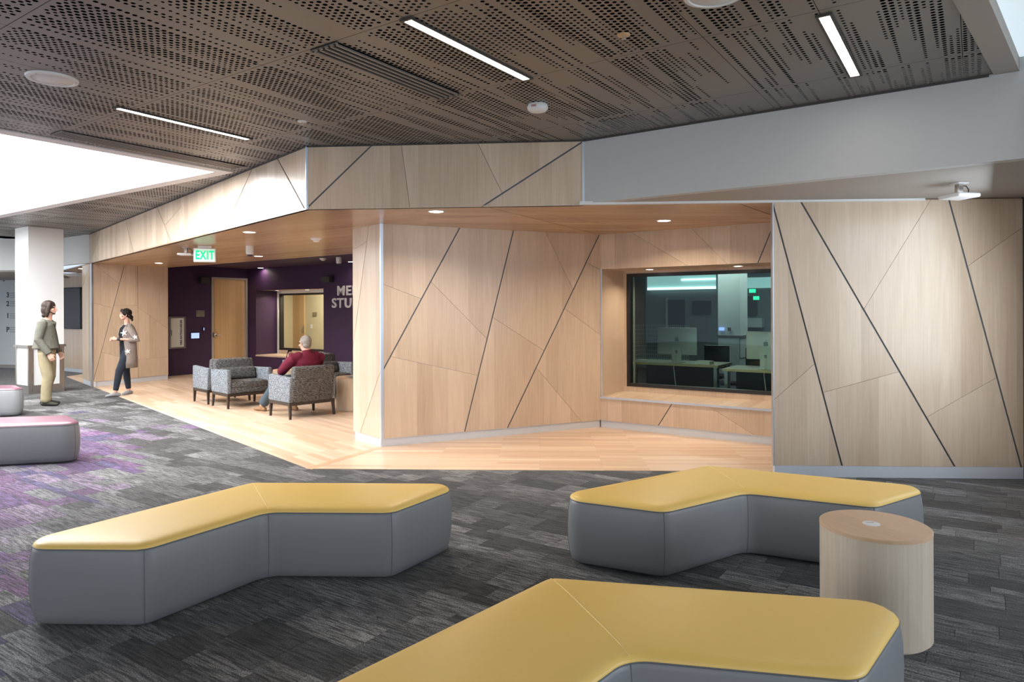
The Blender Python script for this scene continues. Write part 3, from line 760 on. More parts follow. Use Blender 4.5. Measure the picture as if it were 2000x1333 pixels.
ZP = 2.76
PL0 = Vector((-8.3, 17.17, 0)) - E1 * 0.9; Dc = Vector((-7.246, 18.72, 0))
WPL = Wall(PL0, Dc); WPR = Wall(Dc, Dc + E2 * 8.2)
purp = structure('wall_purple_left'); purr = structure('wall_purple_right')
pc = structure('ceiling_purple')
slab('purple_soffit', [tuple(pe0[:2]), tuple(pe1[:2]), tuple((pe1 + pdir * 3)[:2]), tuple((Dc + E2 * 8.4)[:2]), tuple((Dc + E1 * 0.3)[:2]), tuple((PL0 - E2 * 0.3)[:2])], ZP, ZP + 0.03, M['purple'], pc)
wbox(Wall(pe0, pe1 + pdir * 3), 'soffit_edge', 0, 9.3, ZS - 0.001, ZP, -0.02, -0.002, M['purple'], pc)
# door position on the left purple wall
dl = WPL.px(413, 600)[0]; dr = WPL.px(484, 600)[0] - 0.015
DH = 2.50
wbox(WPL, 'wall_face', 0, dl, 0, ZP, -0.12, 0, M['purple'], purp)
wbox(WPL, 'wall_face', dr, WPL.len, 0, ZP, -0.12, 0, M['purple'], purp)
wbox(WPL, 'wall_face', dl, dr, DH, ZP, -0.12, 0, M['purple'], purp)
door = structure('door_1', WPL.pt((dl + dr) / 2, 0))
def on(par, o): o.parent = par; o.matrix_parent_inverse = Matrix.Translation(-Vector(par.location)) if par.rotation_euler.z == 0 else par.matrix_basis.inverted(); return o
on(door, wbox(WPL, 'door_leaf', dl + 0.05, dr - 0.05, 0.01, DH - 0.05, -0.09, -0.045, M['door_wood'], None))
for (a, b) in ((dl, dl + 0.05), (dr - 0.05, dr)): on(door, wbox(WPL, 'door_frame', a, b, 0, DH, -0.11, 0.015, M['soffit_white'], None))
on(door, wbox(WPL, 'door_frame', dl + 0.05, dr - 0.05, DH - 0.05, DH, -0.11, 0.015, M['soffit_white'], None))
hm = Matrix.Translation(WPL.pt(dl + 0.12, 0.98, -0.02)) @ Matrix.Rotation(WPL.rot(), 4, 'Z')
lv = MB(); lv.lathe([(0.0, 0.0), (0.045, 0.0), (0.045, 0.012), (0.0, 0.014)], n=20, m=hm @ Matrix.Rotation(math.radians(90), 4, 'X')); lv.tube([hm @ Vector((0, -0.05, 0)), hm @ Vector((0, -0.06, 0)), hm @ Vector((0.06, -0.06, 0)), hm @ Vector((0.13, -0.055, 0))], 0.011); lv.tube([hm @ Vector((0, 0.0, 0)), hm @ Vector((0, -0.055, 0))], 0.012)
on(door, lv.build('lever_handle', M['steel'], None, True))
for z in (0.3, 1.25, 2.2): on(door, wbox(WPL, 'hinge', dr - 0.06, dr - 0.035, z - 0.06, z + 0.06, -0.045, -0.03, M['steel'], None))
on(door, wbox(WPL, 'strike_plate', dl + 0.02, dl + 0.045, 0.93, 1.05, 0.015, 0.018, M['blackplastic'], None))
# right purple wall with lined window recess
rA = WPR.px(500, 630)[0]; rB = WPR.px(632, 630)[0]; R2 = 0.70
wbox(WPR, 'wall_face', 0, rA, 0, ZP, -0.12, 0, M['purple'], purr)
wbox(WPR, 'wall_face', rB, WPR.len, 0, ZP, -0.12, 0, M['purple'], purr)
wbox(WPR, 'wall_face', rA, rB, 0, 0.385, -0.12, 0, M['purple'], purr)
wbox(WPR, 'wall_face', rA, rB, 2.166, ZP, -0.12, 0, M['purple'], purr)
wbox(WPR, 'jamb', rA - 0.02, rA, 0.385, 2.166, -R2, -0.12, M['purple'], purr)
wbox(WPR, 'jamb', rB, rB + 0.02, 0.385, 2.166, -R2, -0.12, M['purple'], purr)
wbox(WPR, 'recess_head', rA, rB, 2.166, 2.19, -R2, -0.12, M['maple'], purr)
wbox(WPR, 'window_sill', rA, rB, 0.385, 0.42, -R2, 0.02, M['maple'], purr)
win2 = structure('window_2', WPR.pt(rA + 0.6, 0.42, -R2))
for (a0, a1, z0, z1, o0, o1, mt, nm) in (
    (rA, rA + 0.06, 0.42, 2.166, -R2 - 0.05, -R2 + 0.02, 'white', 'casing'), (rB - 0.06, rB, 0.42, 2.166, -R2 - 0.05, -R2 + 0.02, 'white', 'casing'),
    (rA + 0.06, rB - 0.06, 2.09, 2.166, -R2 - 0.05, -R2 + 0.02, 'white', 'casing'), (rA + 0.06, rB - 0.06, 0.42, 0.52, -R2 - 0.05, -R2 + 0.02, 'maple', 'casing'),
    (rA + 0.06, rA + 0.11, 0.52, 2.09, -R2 - 0.12, -R2, 'frame_black', 'frame_side'), (rB - 0.11, rB - 0.06, 0.52, 2.09, -R2 - 0.12, -R2, 'frame_black', 'frame_side'),
    (rA + 0.11, rB - 0.11, 2.04, 2.09, -R2 - 0.12, -R2, 'frame_black', 'frame_top'), (rA + 0.11, rB - 0.11, 0.52, 0.58, -R2 - 0.12, -R2, 'frame_black', 'frame_bottom'),
    (rA + 0.11, rB - 0.11, 0.58, 2.04, -R2 - 0.075, -R2 - 0.07, 'glass_clear', 'pane')):
    on(win2, wbox(WPR, nm, a0, a1, z0, z1, o0, o1, M[mt], None))
# room seen through it
M['cream'] = simple('cream_paint', (0.62, 0.56, 0.40), 0.6, bscale=8, var=0.02)
rm2 = structure('wall_studio')
wbox(WPR, 'studio_back', rA - 1.5, rB + 1.5, 0, ZP, -R2 - 1.75, -R2 - 1.65, M['cream'], rm2)
wbox(WPR, 'studio_side', rA - 1.5, rA - 1.4, 0, ZP, -R2 - 1.65, -R2 - 0.15, M['cream'], rm2)
wbox(WPR, 'studio_side', rB + 1.4, rB + 1.5, 0, ZP, -R2 - 1.65, -R2 - 0.15, M['cream'], rm2)
wbox(WPR, 'studio_ceiling', rA - 1.5, rB + 1.5, ZP - 0.1, ZP, -R2 - 1.65, -R2 - 0.15, M['white'], rm2)
sd0 = WPR.px(560, 620, -R2 - 1.65)[0]; sd1 = WPR.px(596.5, 620, -R2 - 1.65)[0]
door2 = structure('door_2', WPR.pt(sd0, 0, -R2 - 1.6))
on(door2, wbox(WPR, 'door_leaf', sd0 - 0.35, sd1, 0, 2.3, -R2 - 1.65, -R2 - 1.60, M['door_wood'], None))
p_ = WPR.px(593, 643, -R2 - 1.6)
on(door2, wbox(WPR, 'lock_plate', p_[0] - 0.045, p_[0] + 0.035, p_[1] - 0.11, p_[1] + 0.09, -R2 - 1.60, -R2 - 1.57, M['steel'], None, 0.006))
p_ = WPR.px(615, 614, -R2 - 1.65)
tag(wbox(WPR, 'room_sign', p_[0] - 0.085, p_[0] + 0.085, p_[1] - 0.06, p_[1] + 0.06, -R2 - 1.65, -R2 - 1.63, M['steel'], None), 'small grey room sign on the cream wall inside the studio window', 'sign')
p_ = WPR.px(608, 638, -R2 - 1.65)
tag(wbox(WPR, 'light_switch', p_[0] - 0.04, p_[0] + 0.04, p_[1] - 0.06, p_[1] + 0.06, -R2 - 1.65, -R2 - 1.64, M['whiteplastic'], None), 'white light switch plate on the cream studio wall', 'switch')
area_light('studio_lamp', WPR.pt(rA + 0.9, ZP - 0.15, -R2 - 0.9), (0, 0, -1), 1.0, 0.5, 55, (1.0, 0.9, 0.70))

# corridor beyond the column
wc = structure('wall_corridor')
WTV = Wall((-12.6, 18.78), (-9.5, 16.7))
wbox(WTV, 'wood_wall', 0, WTV.len, 0.1, ZS, -0.1, 0, M['maple'], wc)
wbox(WTV, 'plinth', 0, WTV.len, 0, 0.1, -0.1, -0.015, M['plinth'], wc)
WB1 = Wall(FL - E2 * 1.9, FL)
wbox(WB1, 'bulkhead', 0, WB1.len, ZS + 0.02, ZC, -0.1, 0.0, M['grey_paint'], wc)
bend = FL - E2 * 1.9
WB2 = Wall(bend - Vector((4.0, 1.2, 0)), bend)
wbox(WB2, 'bulkhead', 0, WB2.len, 2.52, ZC, -0.1, 0.0, M['grey_paint'], wc)
wfar = structure('wall_far')
WFW = Wall((-20, 20.6), (-12.6, 19.2))
wbox(WFW, 'wall_face', 0, WFW.len, 0, 2.7, -0.1, 0, M['white'], wfar)
wbox(WFW, 'baseboard', 0, WFW.len, 0, 0.1, 0, 0.02, M['soffit_white'], wfar)
slab('corridor_ceiling', [tuple((bend - Vector((4.0, 1.2, 0)))[:2]), tuple(bend[:2]), (-12.4, 19.3), (-20, 20.8)], 2.52, 2.56, M['soffit_white'], wfar)
# walls closing the hall off to the left and behind (glazed facades with posts)
fac = structure('wall_facade_left')
for y in (1.4, 3.7, 6.0, 8.3, 10.6): MB().box((-13.9, y, ZC / 2), (0.12, 0.1, ZC)).build('mullion', M['steel'], fac)
MB().box((-13.9, 6.0, 0.2), (0.14, 9.4, 0.4)).build('upstand', M['white'], fac); MB().box((-13.9, 6.0, 3.25), (0.14, 9.4, 0.1)).build('head', M['white'], fac)
MB().box((-13.9, 14.0, ZC / 2), (0.14, 6.6, ZC)).build('wall_face', M['white'], fac)
fab = structure('wall_facade_back')
for k in range(6):
    q = Vector((-3.4, -4.9, 0)) + Vector((1, -0.45, 0)).normalized() * (-4.8 + 1.92 * k); MB().box((q.x, q.y, ZC / 2), (0.1, 0.12, ZC), -0.42).build('mullion', M['steel'], fab)
MB().box((3.8, -5.4, ZC / 2), (5.0, 0.14, ZC), -0.42).build('wall_face', M['white'], fab)

# ------------------------------------------------------------------ room behind the big window, some glass reflections built as objects
rm = structure('wall_lab')
IW = lambda nm, a0, a1, z0, z1, o0, o1, mt: wbox(WW, nm, a0, a1, z0, z1, o0, o1, M[mt], rm)
M['lab_wall'] = simple('lab_wall_paint', (0.20, 0.215, 0.22), 0.6, bscale=8, var=0.02)
M['lab_carpet'] = simple('lab_carpet', (0.045, 0.042, 0.055), 0.95, bscale=60, var=0.3)
IW('lab_back', -4.6, 9.0, 0, 2.75, -9.1, -9.0, 'lab_wall'); IW('lab_side', -4.7, -4.6, 0, 2.75, -9.0, -3.1, 'lab_wall'); IW('lab_side', 8.9, 9.0, 0, 2.75, -9.0, -0.8, 'lab_wall')
IW('lab_side', -1.5, -1.4, 0, 2.75, -3.1, -0.8, 'lab_wall'); IW('lab_front', -4.7, -1.4, 0, 2.75, -3.1, -3.0, 'lab_wall')
IW('lab_ceiling', -4.7, 9.0, 2.75, 2.8, -9.0, -3.0, 'lab_wall'); IW('lab_ceiling', -1.5, 9.0, 2.75, 2.8, -3.0, -0.8, 'lab_wall'); IW('lab_floor', -4.6, 9, 0.0, 0.006, -9.0, -3.0, 'lab_carpet'); IW('lab_floor', -1.4, 9, 0.0, 0.006, -3.0, -0.8, 'lab_carpet')
IW('lab_front', -1.5, J0 - 0.04, 0, 2.75, -0.85, -0.75, 'lab_wall'); IW('lab_front', J1 + 0.04, 9, 0, 2.75, -0.85, -0.75, 'lab_wall'); IW('lab_front', J0, J1, 0, 0.43, -0.85, -0.74, 'lab_wall'); IW('lab_front', J0, J1, 2.2, 2.75, -0.85, -0.74, 'lab_wall')
M['teal_glow'] = emit('reflected_ceiling_glow', (0.36, 0.60, 0.60), 0.45)  # glow imitates the luminous ceiling reflected in the glass
def lab_px(u, v, off): return WW.px(u, v, off)
def labbox(nm, u0, v0, u1, v1, off, th, mt, parent=None, r=0.0):
    a = WW.px(u0, v0, off); b = WW.px(u1, v1, off)
    return wbox(WW, nm, min(a[0], b[0]), max(a[0], b[0]), min(a[1], b[1]), max(a[1], b[1]), off - th, off, M[mt], parent, r)
refl_panes = structure('reflection_panes', WW.pt(3, 2.2, -8.9))  # no real window: glowing panes stand in for a reflection
on(refl_panes, labbox('pane', 1264, 541, 1398, 564, -8.95, 0.03, 'teal_glow')); on(refl_panes, labbox('pane', 1452, 543, 1530, 562, -8.95, 0.03, 'teal_glow'))
M['teal_line'] = emit('reflected_line', (0.8, 0.95, 0.95), 1.1)  # bright streaks of the same imitated reflection
on(refl_panes, labbox('reflected_streak', 1264, 562.5, 1398, 564.5, -8.9, 0.02, 'teal_line')); on(refl_panes, labbox('reflected_streak', 1330, 545, 1398, 546.6, -8.9, 0.02, 'teal_line'))
door3 = structure('door_3', WW.pt(2.4, 0, -8.9))
on(door3, labbox('door_leaf', 1304, 586, 1337, 690, -8.9, 0.05, 'frame_black')); on(door3, labbox('door_frame', 1300, 582, 1304, 690, -8.88, 0.06, 'grey_paint'))
tag(labbox('wall_screen', 1352, 588, 1388, 614, -8.9, 0.06, 'blackplastic'), 'dark wall screen left of the grey column inside the window', 'screen')
tag(labbox('wall_screen', 1454, 579, 1478, 616, -8.9, 0.06, 'blackplastic'), 'dark upright wall screen right of the grey column inside the window', 'screen')
tag(labbox('wall_cabinet', 1447, 622, 1488, 640, -8.7, 0.25, 'grey_paint'), 'pale wall cabinet right of the grey column inside the window', 'cabinet')
lcol = tag(empty('column', WW.pt(4.0, 0, -6.3)), 'grey square column with wall plates, a reflection built inside the big window', 'column')  # object stands in for a column reflected in the glass
on(lcol, labbox('shaft', 1402, 532, 1446, 700, -6.0, 0.55, 'grey_paint')); on(lcol, labbox('band', 1400, 655, 1448, 660, -5.97, 0.6, 'steel')); on(lcol, labbox('base_cladding', 1404, 660, 1444, 745, -5.98, 0.5, 'grey_paint'))
M['screen_blue'] = emit('blue_screen', (0.28, 0.38, 0.85), 0.9)
tag(labbox('touch_panel', 1404, 640, 1414, 646, -5.95, 0.02, 'screen_blue'), 'small blue lit touch panel on the column inside the window', 'screen')
tag(labbox('outlet_plate', 1421, 640, 1427, 647, -5.95, 0.02, 'steel'), 'small metal outlet plate on the column inside the window', 'outlet')
M['exit_green'] = emit('exit_green', (0.03, 0.75, 0.38), 0.8)
tag(labbox('exit_sign', 1463, 565, 1475, 572, -7.6, 0.05, 'exit_green'), 'upper small green exit sign seen through the big window', 'exit sign')
tag(labbox('exit_sign', 1471, 579, 1482, 586, -8.2, 0.05, 'exit_green'), 'lower small green exit sign seen through the big window', 'exit sign')
area_light('lab_fill', WW.pt(1.6, 2.7, -1.25), (0, 0, -1), 3.0, 0.5, 420, (0.85, 1.0, 0.95)); area_light('lab_lamp_far', WW.pt(0.5, 2.7, -6.0), (0, 0, -1), 4.0, 1.0, 40, (0.85, 1.0, 0.97))  # the near one is an unseen fill added to brighten the computer backs
# desks and computers
M['desk_top'] = wood('desk_maple', (0.50, 0.40, 0.22), (0.66, 0.55, 0.34), vert=False)
M['silver'] = simple('silver_aluminium', (0.62, 0.66, 0.63), 0.35, 0.2, bscale=5, var=0.01)
M['logo_grey'] = simple('logo_grey', (0.22, 0.25, 0.25), 0.3)
def desk(a0, a1, o0, o1, label):
    t = tag(empty('desk', WW.pt((a0 + a1) / 2, 0, (o0 + o1) / 2)), label, 'desk', 'computer desks behind the window')
    on(t, wbox(WW, 'desk_top', a0, a1, 0.71, 0.745, o0, o1, M['desk_top'], None))
    for (a, o) in ((a0 + 0.05, o0 + 0.05), (a1 - 0.05, o0 + 0.05), (a0 + 0.05, o1 - 0.05), (a1 - 0.05, o1 - 0.05)):
        on(t, wbox(WW, 'leg', a - 0.025, a + 0.025, 0, 0.71, o - 0.025, o + 0.025, M['steel'], None))
    on(t, wbox(WW, 'modesty_panel', a0 + 0.1, a1 - 0.1, 0.35, 0.7, (o0 + o1) / 2 - 0.01, (o0 + o1) / 2 + 0.01, M['blackplastic'], None))
    return t
dA = -2.05
a_l = WW.px(1234, 700, dA)[0]; a_r = WW.px(1402, 708, dA)[0]
desk(a_l, a_r, dA - 0.75, dA, 'light wood desk with a silver computer at the left of the window')
dB = -1.55
b_l = WW.px(1410, 716, dB)[0]; desk(b_l, b_l + 1.7, dB - 0.75, dB, 'light wood desk with a logo-backed computer at the right of the window')
def computer(ul, ur, vt, vb, off, label):
    a0 = WW.px(ul, vt, off)[0]; a1 = WW.px(ur, vt, off)[0]; ac = (a0 + a1) / 2; wd = a1 - a0
    z1 = WW.px((ul + ur) / 2, vt, off)[1]; z0 = WW.px((ul + ur) / 2, vb, off)[1]
    t = tag(empty('desktop_computer', WW.pt(ac, 0.745, off)), label, 'computer', 'silver computers seen from behind')
    on(t, wbox(WW, 'display_back', a0, a1, z0, z1, off - 0.03, off, M['silver'], None, 0.012))
    on(t, wbox(WW, 'screen', a0 + 0.01, a1 - 0.01, z0 + 0.06, z1 - 0.01, off - 0.034, off - 0.03, M['blackplastic'], None))
    on(t, wbox(WW, 'stand', ac - 0.08, ac + 0.08, 0.745, z0 + 0.12, off + 0.005, off + 0.02, M['silver'], None))
    on(t, wbox(WW, 'foot', ac - 0.1, ac + 0.1, 0.745, 0.757, off - 0.1, off + 0.09, M['silver'], None))
    on(t, wbox(WW, 'cable_port', ac - 0.018, ac + 0.018, z0 + 0.02, z0 + 0.07, off + 0.02, off + 0.023, M['logo_grey'], None))
    # fruit-shaped logo
    mb = MB(); zc = z0 + (z1 - z0) * 0.56; R = 0.037
    pts = []
    for k in range(40):
        th = 2 * math.pi * k / 40; r = R * (1 - 0.16 * max(0, math.sin(th)) ** 8 - 0.10 * max(0, -math.sin(th)) ** 10)
        x, y = r * math.cos(th), r * 1.05 * math.sin(th)
        d = math.hypot(x + 0.043, y - 0.006)          # bite on the side
        if d < 0.017: x = -0.043 + (x + 0.043) / d * 0.017; y = 0.006 + (y - 0.006) / d * 0.017
        pts.append((x, y))
    mb.poly([WW.pt(ac - x, zc + y, off + 0.0015) for x, y in pts])
    leaf = [(-0.002, 0.042), (0.006, 0.047), (0.014, 0.060), (0.004, 0.056), (-0.003, 0.049)]
    mb.poly([WW.pt(ac + x, zc + y, off + 0.0015) for x, y in leaf])
    on(t, mb.build('logo', M['logo_grey']))
    cp = MB().tube([WW.pt(ac, z0 + 0.03, off + 0.03), WW.pt(ac + 0.01, 0.75, off + 0.14), WW.pt(ac + 0.02, 0.68, off + 0.2), WW.pt(ac + 0.05, 0.42, off + 0.2), WW.pt(ac + 0.09, 0.2, off + 0.18)], 0.006, 8)
    on(t, cp.build('power_cable', M['whiteplastic'], None, True))
computer(1284, 1361, 640, 693, dA - 0.28, 'silver computer with white cable on the left desk in the window')
computer(1457, 1536, 648, 703, dB - 0.28, 'silver computer cut off by the sliding panel in the window')
# wire basket shelf at the left of the window
M['wire'] = simple('white_wire', (0.50, 0.55, 0.53), 0.4)
wb = tag(empty('wire_basket_rack', WW.pt(0.5, 0.745, dA - 0.5)), 'white wire basket rack standing on the left desk behind the window', 'rack')
wa0 = WW.px(1250, 640, dA - 0.45)[0]; wa1 = WW.px(1345, 640, dA - 0.45)[0]
mb = MB()
for k in range(26):
    a = wa0 + (wa1 - wa0) * k / 25; mb.tube([WW.pt(a, 0.75, dA - 0.45), WW.pt(a, 1.36 if k < 9 else 1.36 - 0.0 * k, dA - 0.45)], 0.003, 5)
for k in range(9):
    z = 0.78 + 0.07 * k; mb.tube([WW.pt(wa0, z, dA - 0.45), WW.pt(wa1, z, dA - 0.45)], 0.003, 5)
on(wb, mb.build('mesh_back', M['wire'])); mb = MB()
for k in range(8):
    o_ = dA - 0.45 + 0.04 * k; mb.tube([WW.pt(wa0, 0.75, o_), WW.pt(wa0, 1.36, o_)], 0.003, 5)
for k in range(9):
    z = 0.78 + 0.07 * k; mb.tube([WW.pt(wa0, z, dA - 0.45), WW.pt(wa0, z, dA - 0.15)], 0.003, 5)
on(wb, mb.build('mesh_side', M['wire']))
M['paper'] = simple('white_paper', (0.72, 0.75, 0.72), 0.6)
for k, (uu, vv) in enumerate(((1262, 700), (1380, 700))):
    a = WW.px(uu, vv, dA - 0.3)[0]
    tag(wbox(WW, 'paper_stack', a - 0.12, a + 0.12, 0.745, 0.745 + 0.03 + 0.02 * k, dA - 0.30, dA - 0.08, M['paper'], None), ('thin' if k == 0 else 'thicker') + (' stack of white paper on the left desk under the wire rack' if k == 0 else ' stack of white paper on the left desk right of the computer stand'), 'paper')
# desk chairs in the dark room
def lab_chair(a, o, label):
    t = tag(empty('desk_chair', WW.pt(a, 0.006, o)), label, 'chair', 'desk chairs behind the window')
    on(t, wbox(WW, 'seat', a - 0.24, a + 0.24, 0.44, 0.50, o - 0.24, o + 0.24, M['blackplastic'], None, 0.02))
    on(t, wbox(WW, 'backrest', a - 0.22, a + 0.22, 0.58, 0.98, o - 0.28, o - 0.24, M['blackplastic'], None, 0.015))
    on(t, MB().tube([WW.pt(a, 0.08, o), WW.pt(a, 0.45, o)], 0.03, 10).build('post', M['steel'], None, True))
    for k in range(5):
        th = 2 * math.pi * k / 5; on(t, MB().tube([WW.pt(a, 0.09, o), WW.pt(a + 0.28 * math.cos(th), 0.05, o + 0.28 * math.sin(th))], 0.018, 8).build('leg', M['blackplastic'], None, True))
lab_chair(WW.px(1385, 700, dA - 1.0)[0], dA - 1.15, 'black desk chair behind the left computer desk'); lab_chair(WW.px(1470, 700, dB - 1.0)[0], dB - 1.15, 'black desk chair behind the right computer desk')

# ------------------------------------------------------------------ column at the far left
colm = tag(empty('column', (-9.42, 13.3, 0)), 'white square column with stainless steel base frame behind the standing man', 'column')
colm.rotation_euler = (0, 0, math.atan2(E1.y, E1.x))
CS = 0.62      # local x = E1, local y = -E2 ; near corner at the origin
def cbox(nm, x0, x1, y0, y1, z0, z1, mt): return MB().box(((x0 + x1) / 2, (y0 + y1) / 2, (z0 + z1) / 2), (x1 - x0, y1 - y0, z1 - z0)).build(nm, M[mt], colm)
cbox('shaft', 0, CS, 0, CS, 0.96, ZC, 'white'); cbox('core', 0.012, CS - 0.012, 0.012, CS - 0.012, 0, 0.93, 'white')
cbox('steel_band', -0.03, CS + 0.03, -0.03, CS + 0.03, 0.91, 0.96, 'steel')
for (x0, x1, y0, y1) in ((-0.004, 0.08, -0.004, 0.006), (CS - 0.08, CS + 0.004, -0.004, 0.006), (-0.004, 0.006, 0.006, 0.05), (-0.004, 0.006, CS - 0.05, CS + 0.004)):
    cbox('steel_corner', x0, x1, y0, y1, 0, 0.91, 'steel')
cbox('steel_kick', 0.08, CS - 0.08, -0.004, 0.006, 0, 0.17, 'steel'); cbox('steel_kick', -0.004, 0.006, 0.05, CS - 0.05, 0, 0.17, 'steel')

# ------------------------------------------------------------------ benches
def bench_mesh(top_mat):
    Wd, Lo = 0.64, 1.49
    a = math.radians(30)
    dR = Vector((math.cos(a), -math.sin(a), 0)); dL = Vector((-math.cos(a), -math.sin(a), 0))   # arms from the outer bend, opening towards -Y
    V6 = Vector((0, 0, 0)); V5 = dR * Lo; V1 = dL * Lo
    k = Wd / math.sin(math.radians(60)); V3 = Vector((0, -k, 0))
    endR = (Vector((math.cos(math.radians(-150)), math.sin(math.radians(-150)), 0)))            # 60 degrees to the arm
    V4 = V5 + endR * k; V2 = V1 + Vector((-endR.x, endR.y, 0)) * k
    base = [V1, V2, V3, V4, V5, V6]; rad = [0.125, 0.12, 0.14, 0.12, 0.125, 0.09]
    def outline(ins):
        out = []; n = 6; ori = 1 if parea([(p.x, p.y) for p in base]) > 0 else -1
        nb_ = []
        for i in range(n):
            p = base[i]; e0 = (p - base[i - 1]).normalized(); e1 = (base[(i + 1) % n] - p).normalized()
            n0 = Vector((-e0.y, e0.x, 0)) * ori; n1 = Vector((-e1.y, e1.x, 0)) * ori
            bis = (n0 + n1).normalized(); nb_.append((p + bis * (ins / max(0.2, bis.dot(n0))), (e0.x * e1.y - e0.y * e1.x) * ori > 0))
        for i in range(n):
            p, convex = nb_[i]; a_ = nb_[i - 1][0]; b_ = nb_[(i + 1) % n][0]
            r = max(0.015, rad[i] - ins) if convex else max(0.015, rad[i] + ins)
            d0 = (a_ - p).normalized(); d1 = (b_ - p).normalized(); ang = d0.angle(d1)
            t = r / math.tan(ang / 2); c = p + (d0 + d1).normalized() * (r / math.sin(ang / 2))
            v0 = p + d0 * t - c; v1 = p + d1 * t - c
            a0 = math.atan2(v0.y, v0.x); a1 = math.atan2(v1.y, v1.x); da = (a1 - a0 + math.pi) % (2 * math.pi) - math.pi
            for q in range(7):
                th = a0 + da * q / 6; out.append(c + Vector((math.cos(th), math.sin(th), 0)) * r)
        return out
    o0 = outline(0.0)
    sgn = 1 if parea([(p.x, p.y) for p in o0]) > 0 else -1
    def ring(ins, z): return [Vector((p.x, p.y, z)) for p in outline(ins)]
    def loft(rings, cap0, cap1, mid=None):
        mb = MB(); n = len(rings[0]); vs_ = [p for r in rings for p in r]; fs = []
        for i in range(len(rings) - 1):
            for k_ in range(n):
                k2 = (k_ + 1) % n; f = (i * n + k_, i * n + k2, (i + 1) * n + k2, (i + 1) * n + k_)
                fs.append(f if sgn > 0 else f[::-1])
        if cap1: 
            f = tuple((len(rings) - 1) * n + k_ for k_ in range(n)); fs.append(f if sgn > 0 else f[::-1])
        if cap0:
            f = tuple(range(n)); fs.append(f[::-1] if sgn > 0 else f)
        mb.faces(vs_, fs); return mb
    side = loft([ring(0.07, 0.012), ring(0.035, 0.013), ring(0.014, 0.028), ring(0.0, 0.075), ring(-0.010, 0.16), ring(-0.012, 0.24), ring(-0.008, 0.33), ring(0.0, 0.385), ring(0.004, 0.402), ring(0.007, 0.405)], True, False)
    top = loft([ring(0.006, 0.404), ring(0.004, 0.409), ring(0.010, 0.420), ring(0.028, 0.431), ring(0.06, 0.4375), ring(0.12, 0.4405), ring(0.2, 0.442)], False, True)
    pip = MB(); rg = ring(0.004, 0.4065); n = len(rg)
    seam_pts = rg + [rg[0]]
    vs_ = []; fs = []; m_ = 5
    for i in range(n):
        t_ = (rg[(i + 1) % n] - rg[i - 1]).normalized(); nn = Vector((t_.y, -t_.x, 0)) * sgn
        for q in range(m_):
            th = 2 * math.pi * q / m_; vs_.append(rg[i] + nn * (0.0032 * math.cos(th)) + Vector((0, 0, 0.0032 * math.sin(th))))
    for i in range(n):
        i2 = (i + 1) % n
        for q in range(m_): q2 = (q + 1) % m_; fs.append((i * m_ + q, i2 * m_ + q, i2 * m_ + q2, i * m_ + q2))
    pip.faces(vs_, fs)
    # corner seams and the diagonal stitch across the top
    st = MB(); p6 = ring(0.02, 0)[5 * 7 + 3]; p3 = ring(0.02, 0)[2 * 7 + 3]
    path = [Vector((p6.x, p6.y, 0.428)), p6 + (p3 - p6) * 0.08 + Vector((0, 0, 0.4385)), p6 + (p3 - p6) * 0.25 + Vector((0, 0, 0.4418)), p6 + (p3 - p6) * 0.75 + Vector((0, 0, 0.4418)), p6 + (p3 - p6) * 0.92 + Vector((0, 0, 0.4385)), Vector((p3.x, p3.y, 0.428))]
    st.tube(path, 0.0028, 6)
    cs = []
    for i in (0, 1, 2, 3, 4, 5):
        col = [ring(ins, z)[i * 7 + 3] for ins, z in ((0.014, 0.028), (0.0, 0.075), (-0.010, 0.16), (-0.012, 0.24), (-0.008, 0.33), (0.0, 0.385), (0.003, 0.402))]
        cs.append(MB().tube(col, 0.0022, 5))
    feet = []
    return side, top, pip, st, cs, (V1, V2, V3, V4, V5, V6)
side, top, pip, st, cs, BV = bench_mesh('yellow')
mesh_side = side.mesh('bench_side', M['grey_vinyl'], True); mesh_top_y = top.mesh('bench_top', M['yellow'], True); mesh_top_m = top.mesh('bench_top_plum', M['magenta'], True)
mesh_pip = pip.mesh('bench_piping', M['seam_grey'], True); mesh_st_y = st.mesh('bench_stitch', M['stitch_yellow']); mesh_st_m = st.mesh('bench_stitch_plum', M['magenta']); mesh_cs = [c_.mesh('bench_seam', M['seam_grey']) for c_ in cs]
mesh_foot = []
for c in (BV[5] * 0.5 + BV[2] * 0.5, BV[0] * 0.42 + BV[1] * 0.42 + BV[2] * 0.16, BV[4] * 0.42 + BV[3] * 0.42 + BV[2] * 0.16): mesh_foot.append(MB().box((c.x, c.y, 0.008), (0.07, 0.07, 0.016)).mesh('bench_foot', M['blackplastic']))
def bench(bend, axis, label, plum=False):
    ax = Vector(axis).normalized(); rz = math.atan2(ax.x, -ax.y)
    t = tag(empty('bench', (bend[0], bend[1], 0.0), rz), label, 'bench', 'plum topped chevron benches' if plum else 'yellow topped chevron benches')
    for nm, me in (('upholstered_side', mesh_side), ('seat_top', mesh_top_m if plum else mesh_top_y), ('piping', mesh_pip), ('top_stitch', mesh_st_m if plum else mesh_st_y), *[('corner_seam', q) for q in mesh_cs], *[('foot', q) for q in mesh_foot]):
        link(bpy.data.objects.new(nm, me), t)
    return t
bench((-1.815, 4.74), (0.470, -0.882), 'yellow topped grey chevron bench at the left with pale sheen on its end')
bench((1.478, 5.20), (0.065, -0.998), 'yellow topped grey chevron bench standing behind the round wooden table')
bench((0.155, 3.05), (0.325, -0.946), 'nearest yellow topped grey chevron bench, cut by the bottom of the picture')
bench((-6.03, 6.94), (0.281, 0.960), 'plum topped grey bench with pale sheen, nearer of the two at left', True)
bench((-8.95, 10.14), (0.245, 0.970), 'plum topped grey bench farther off beside the standing man', True)

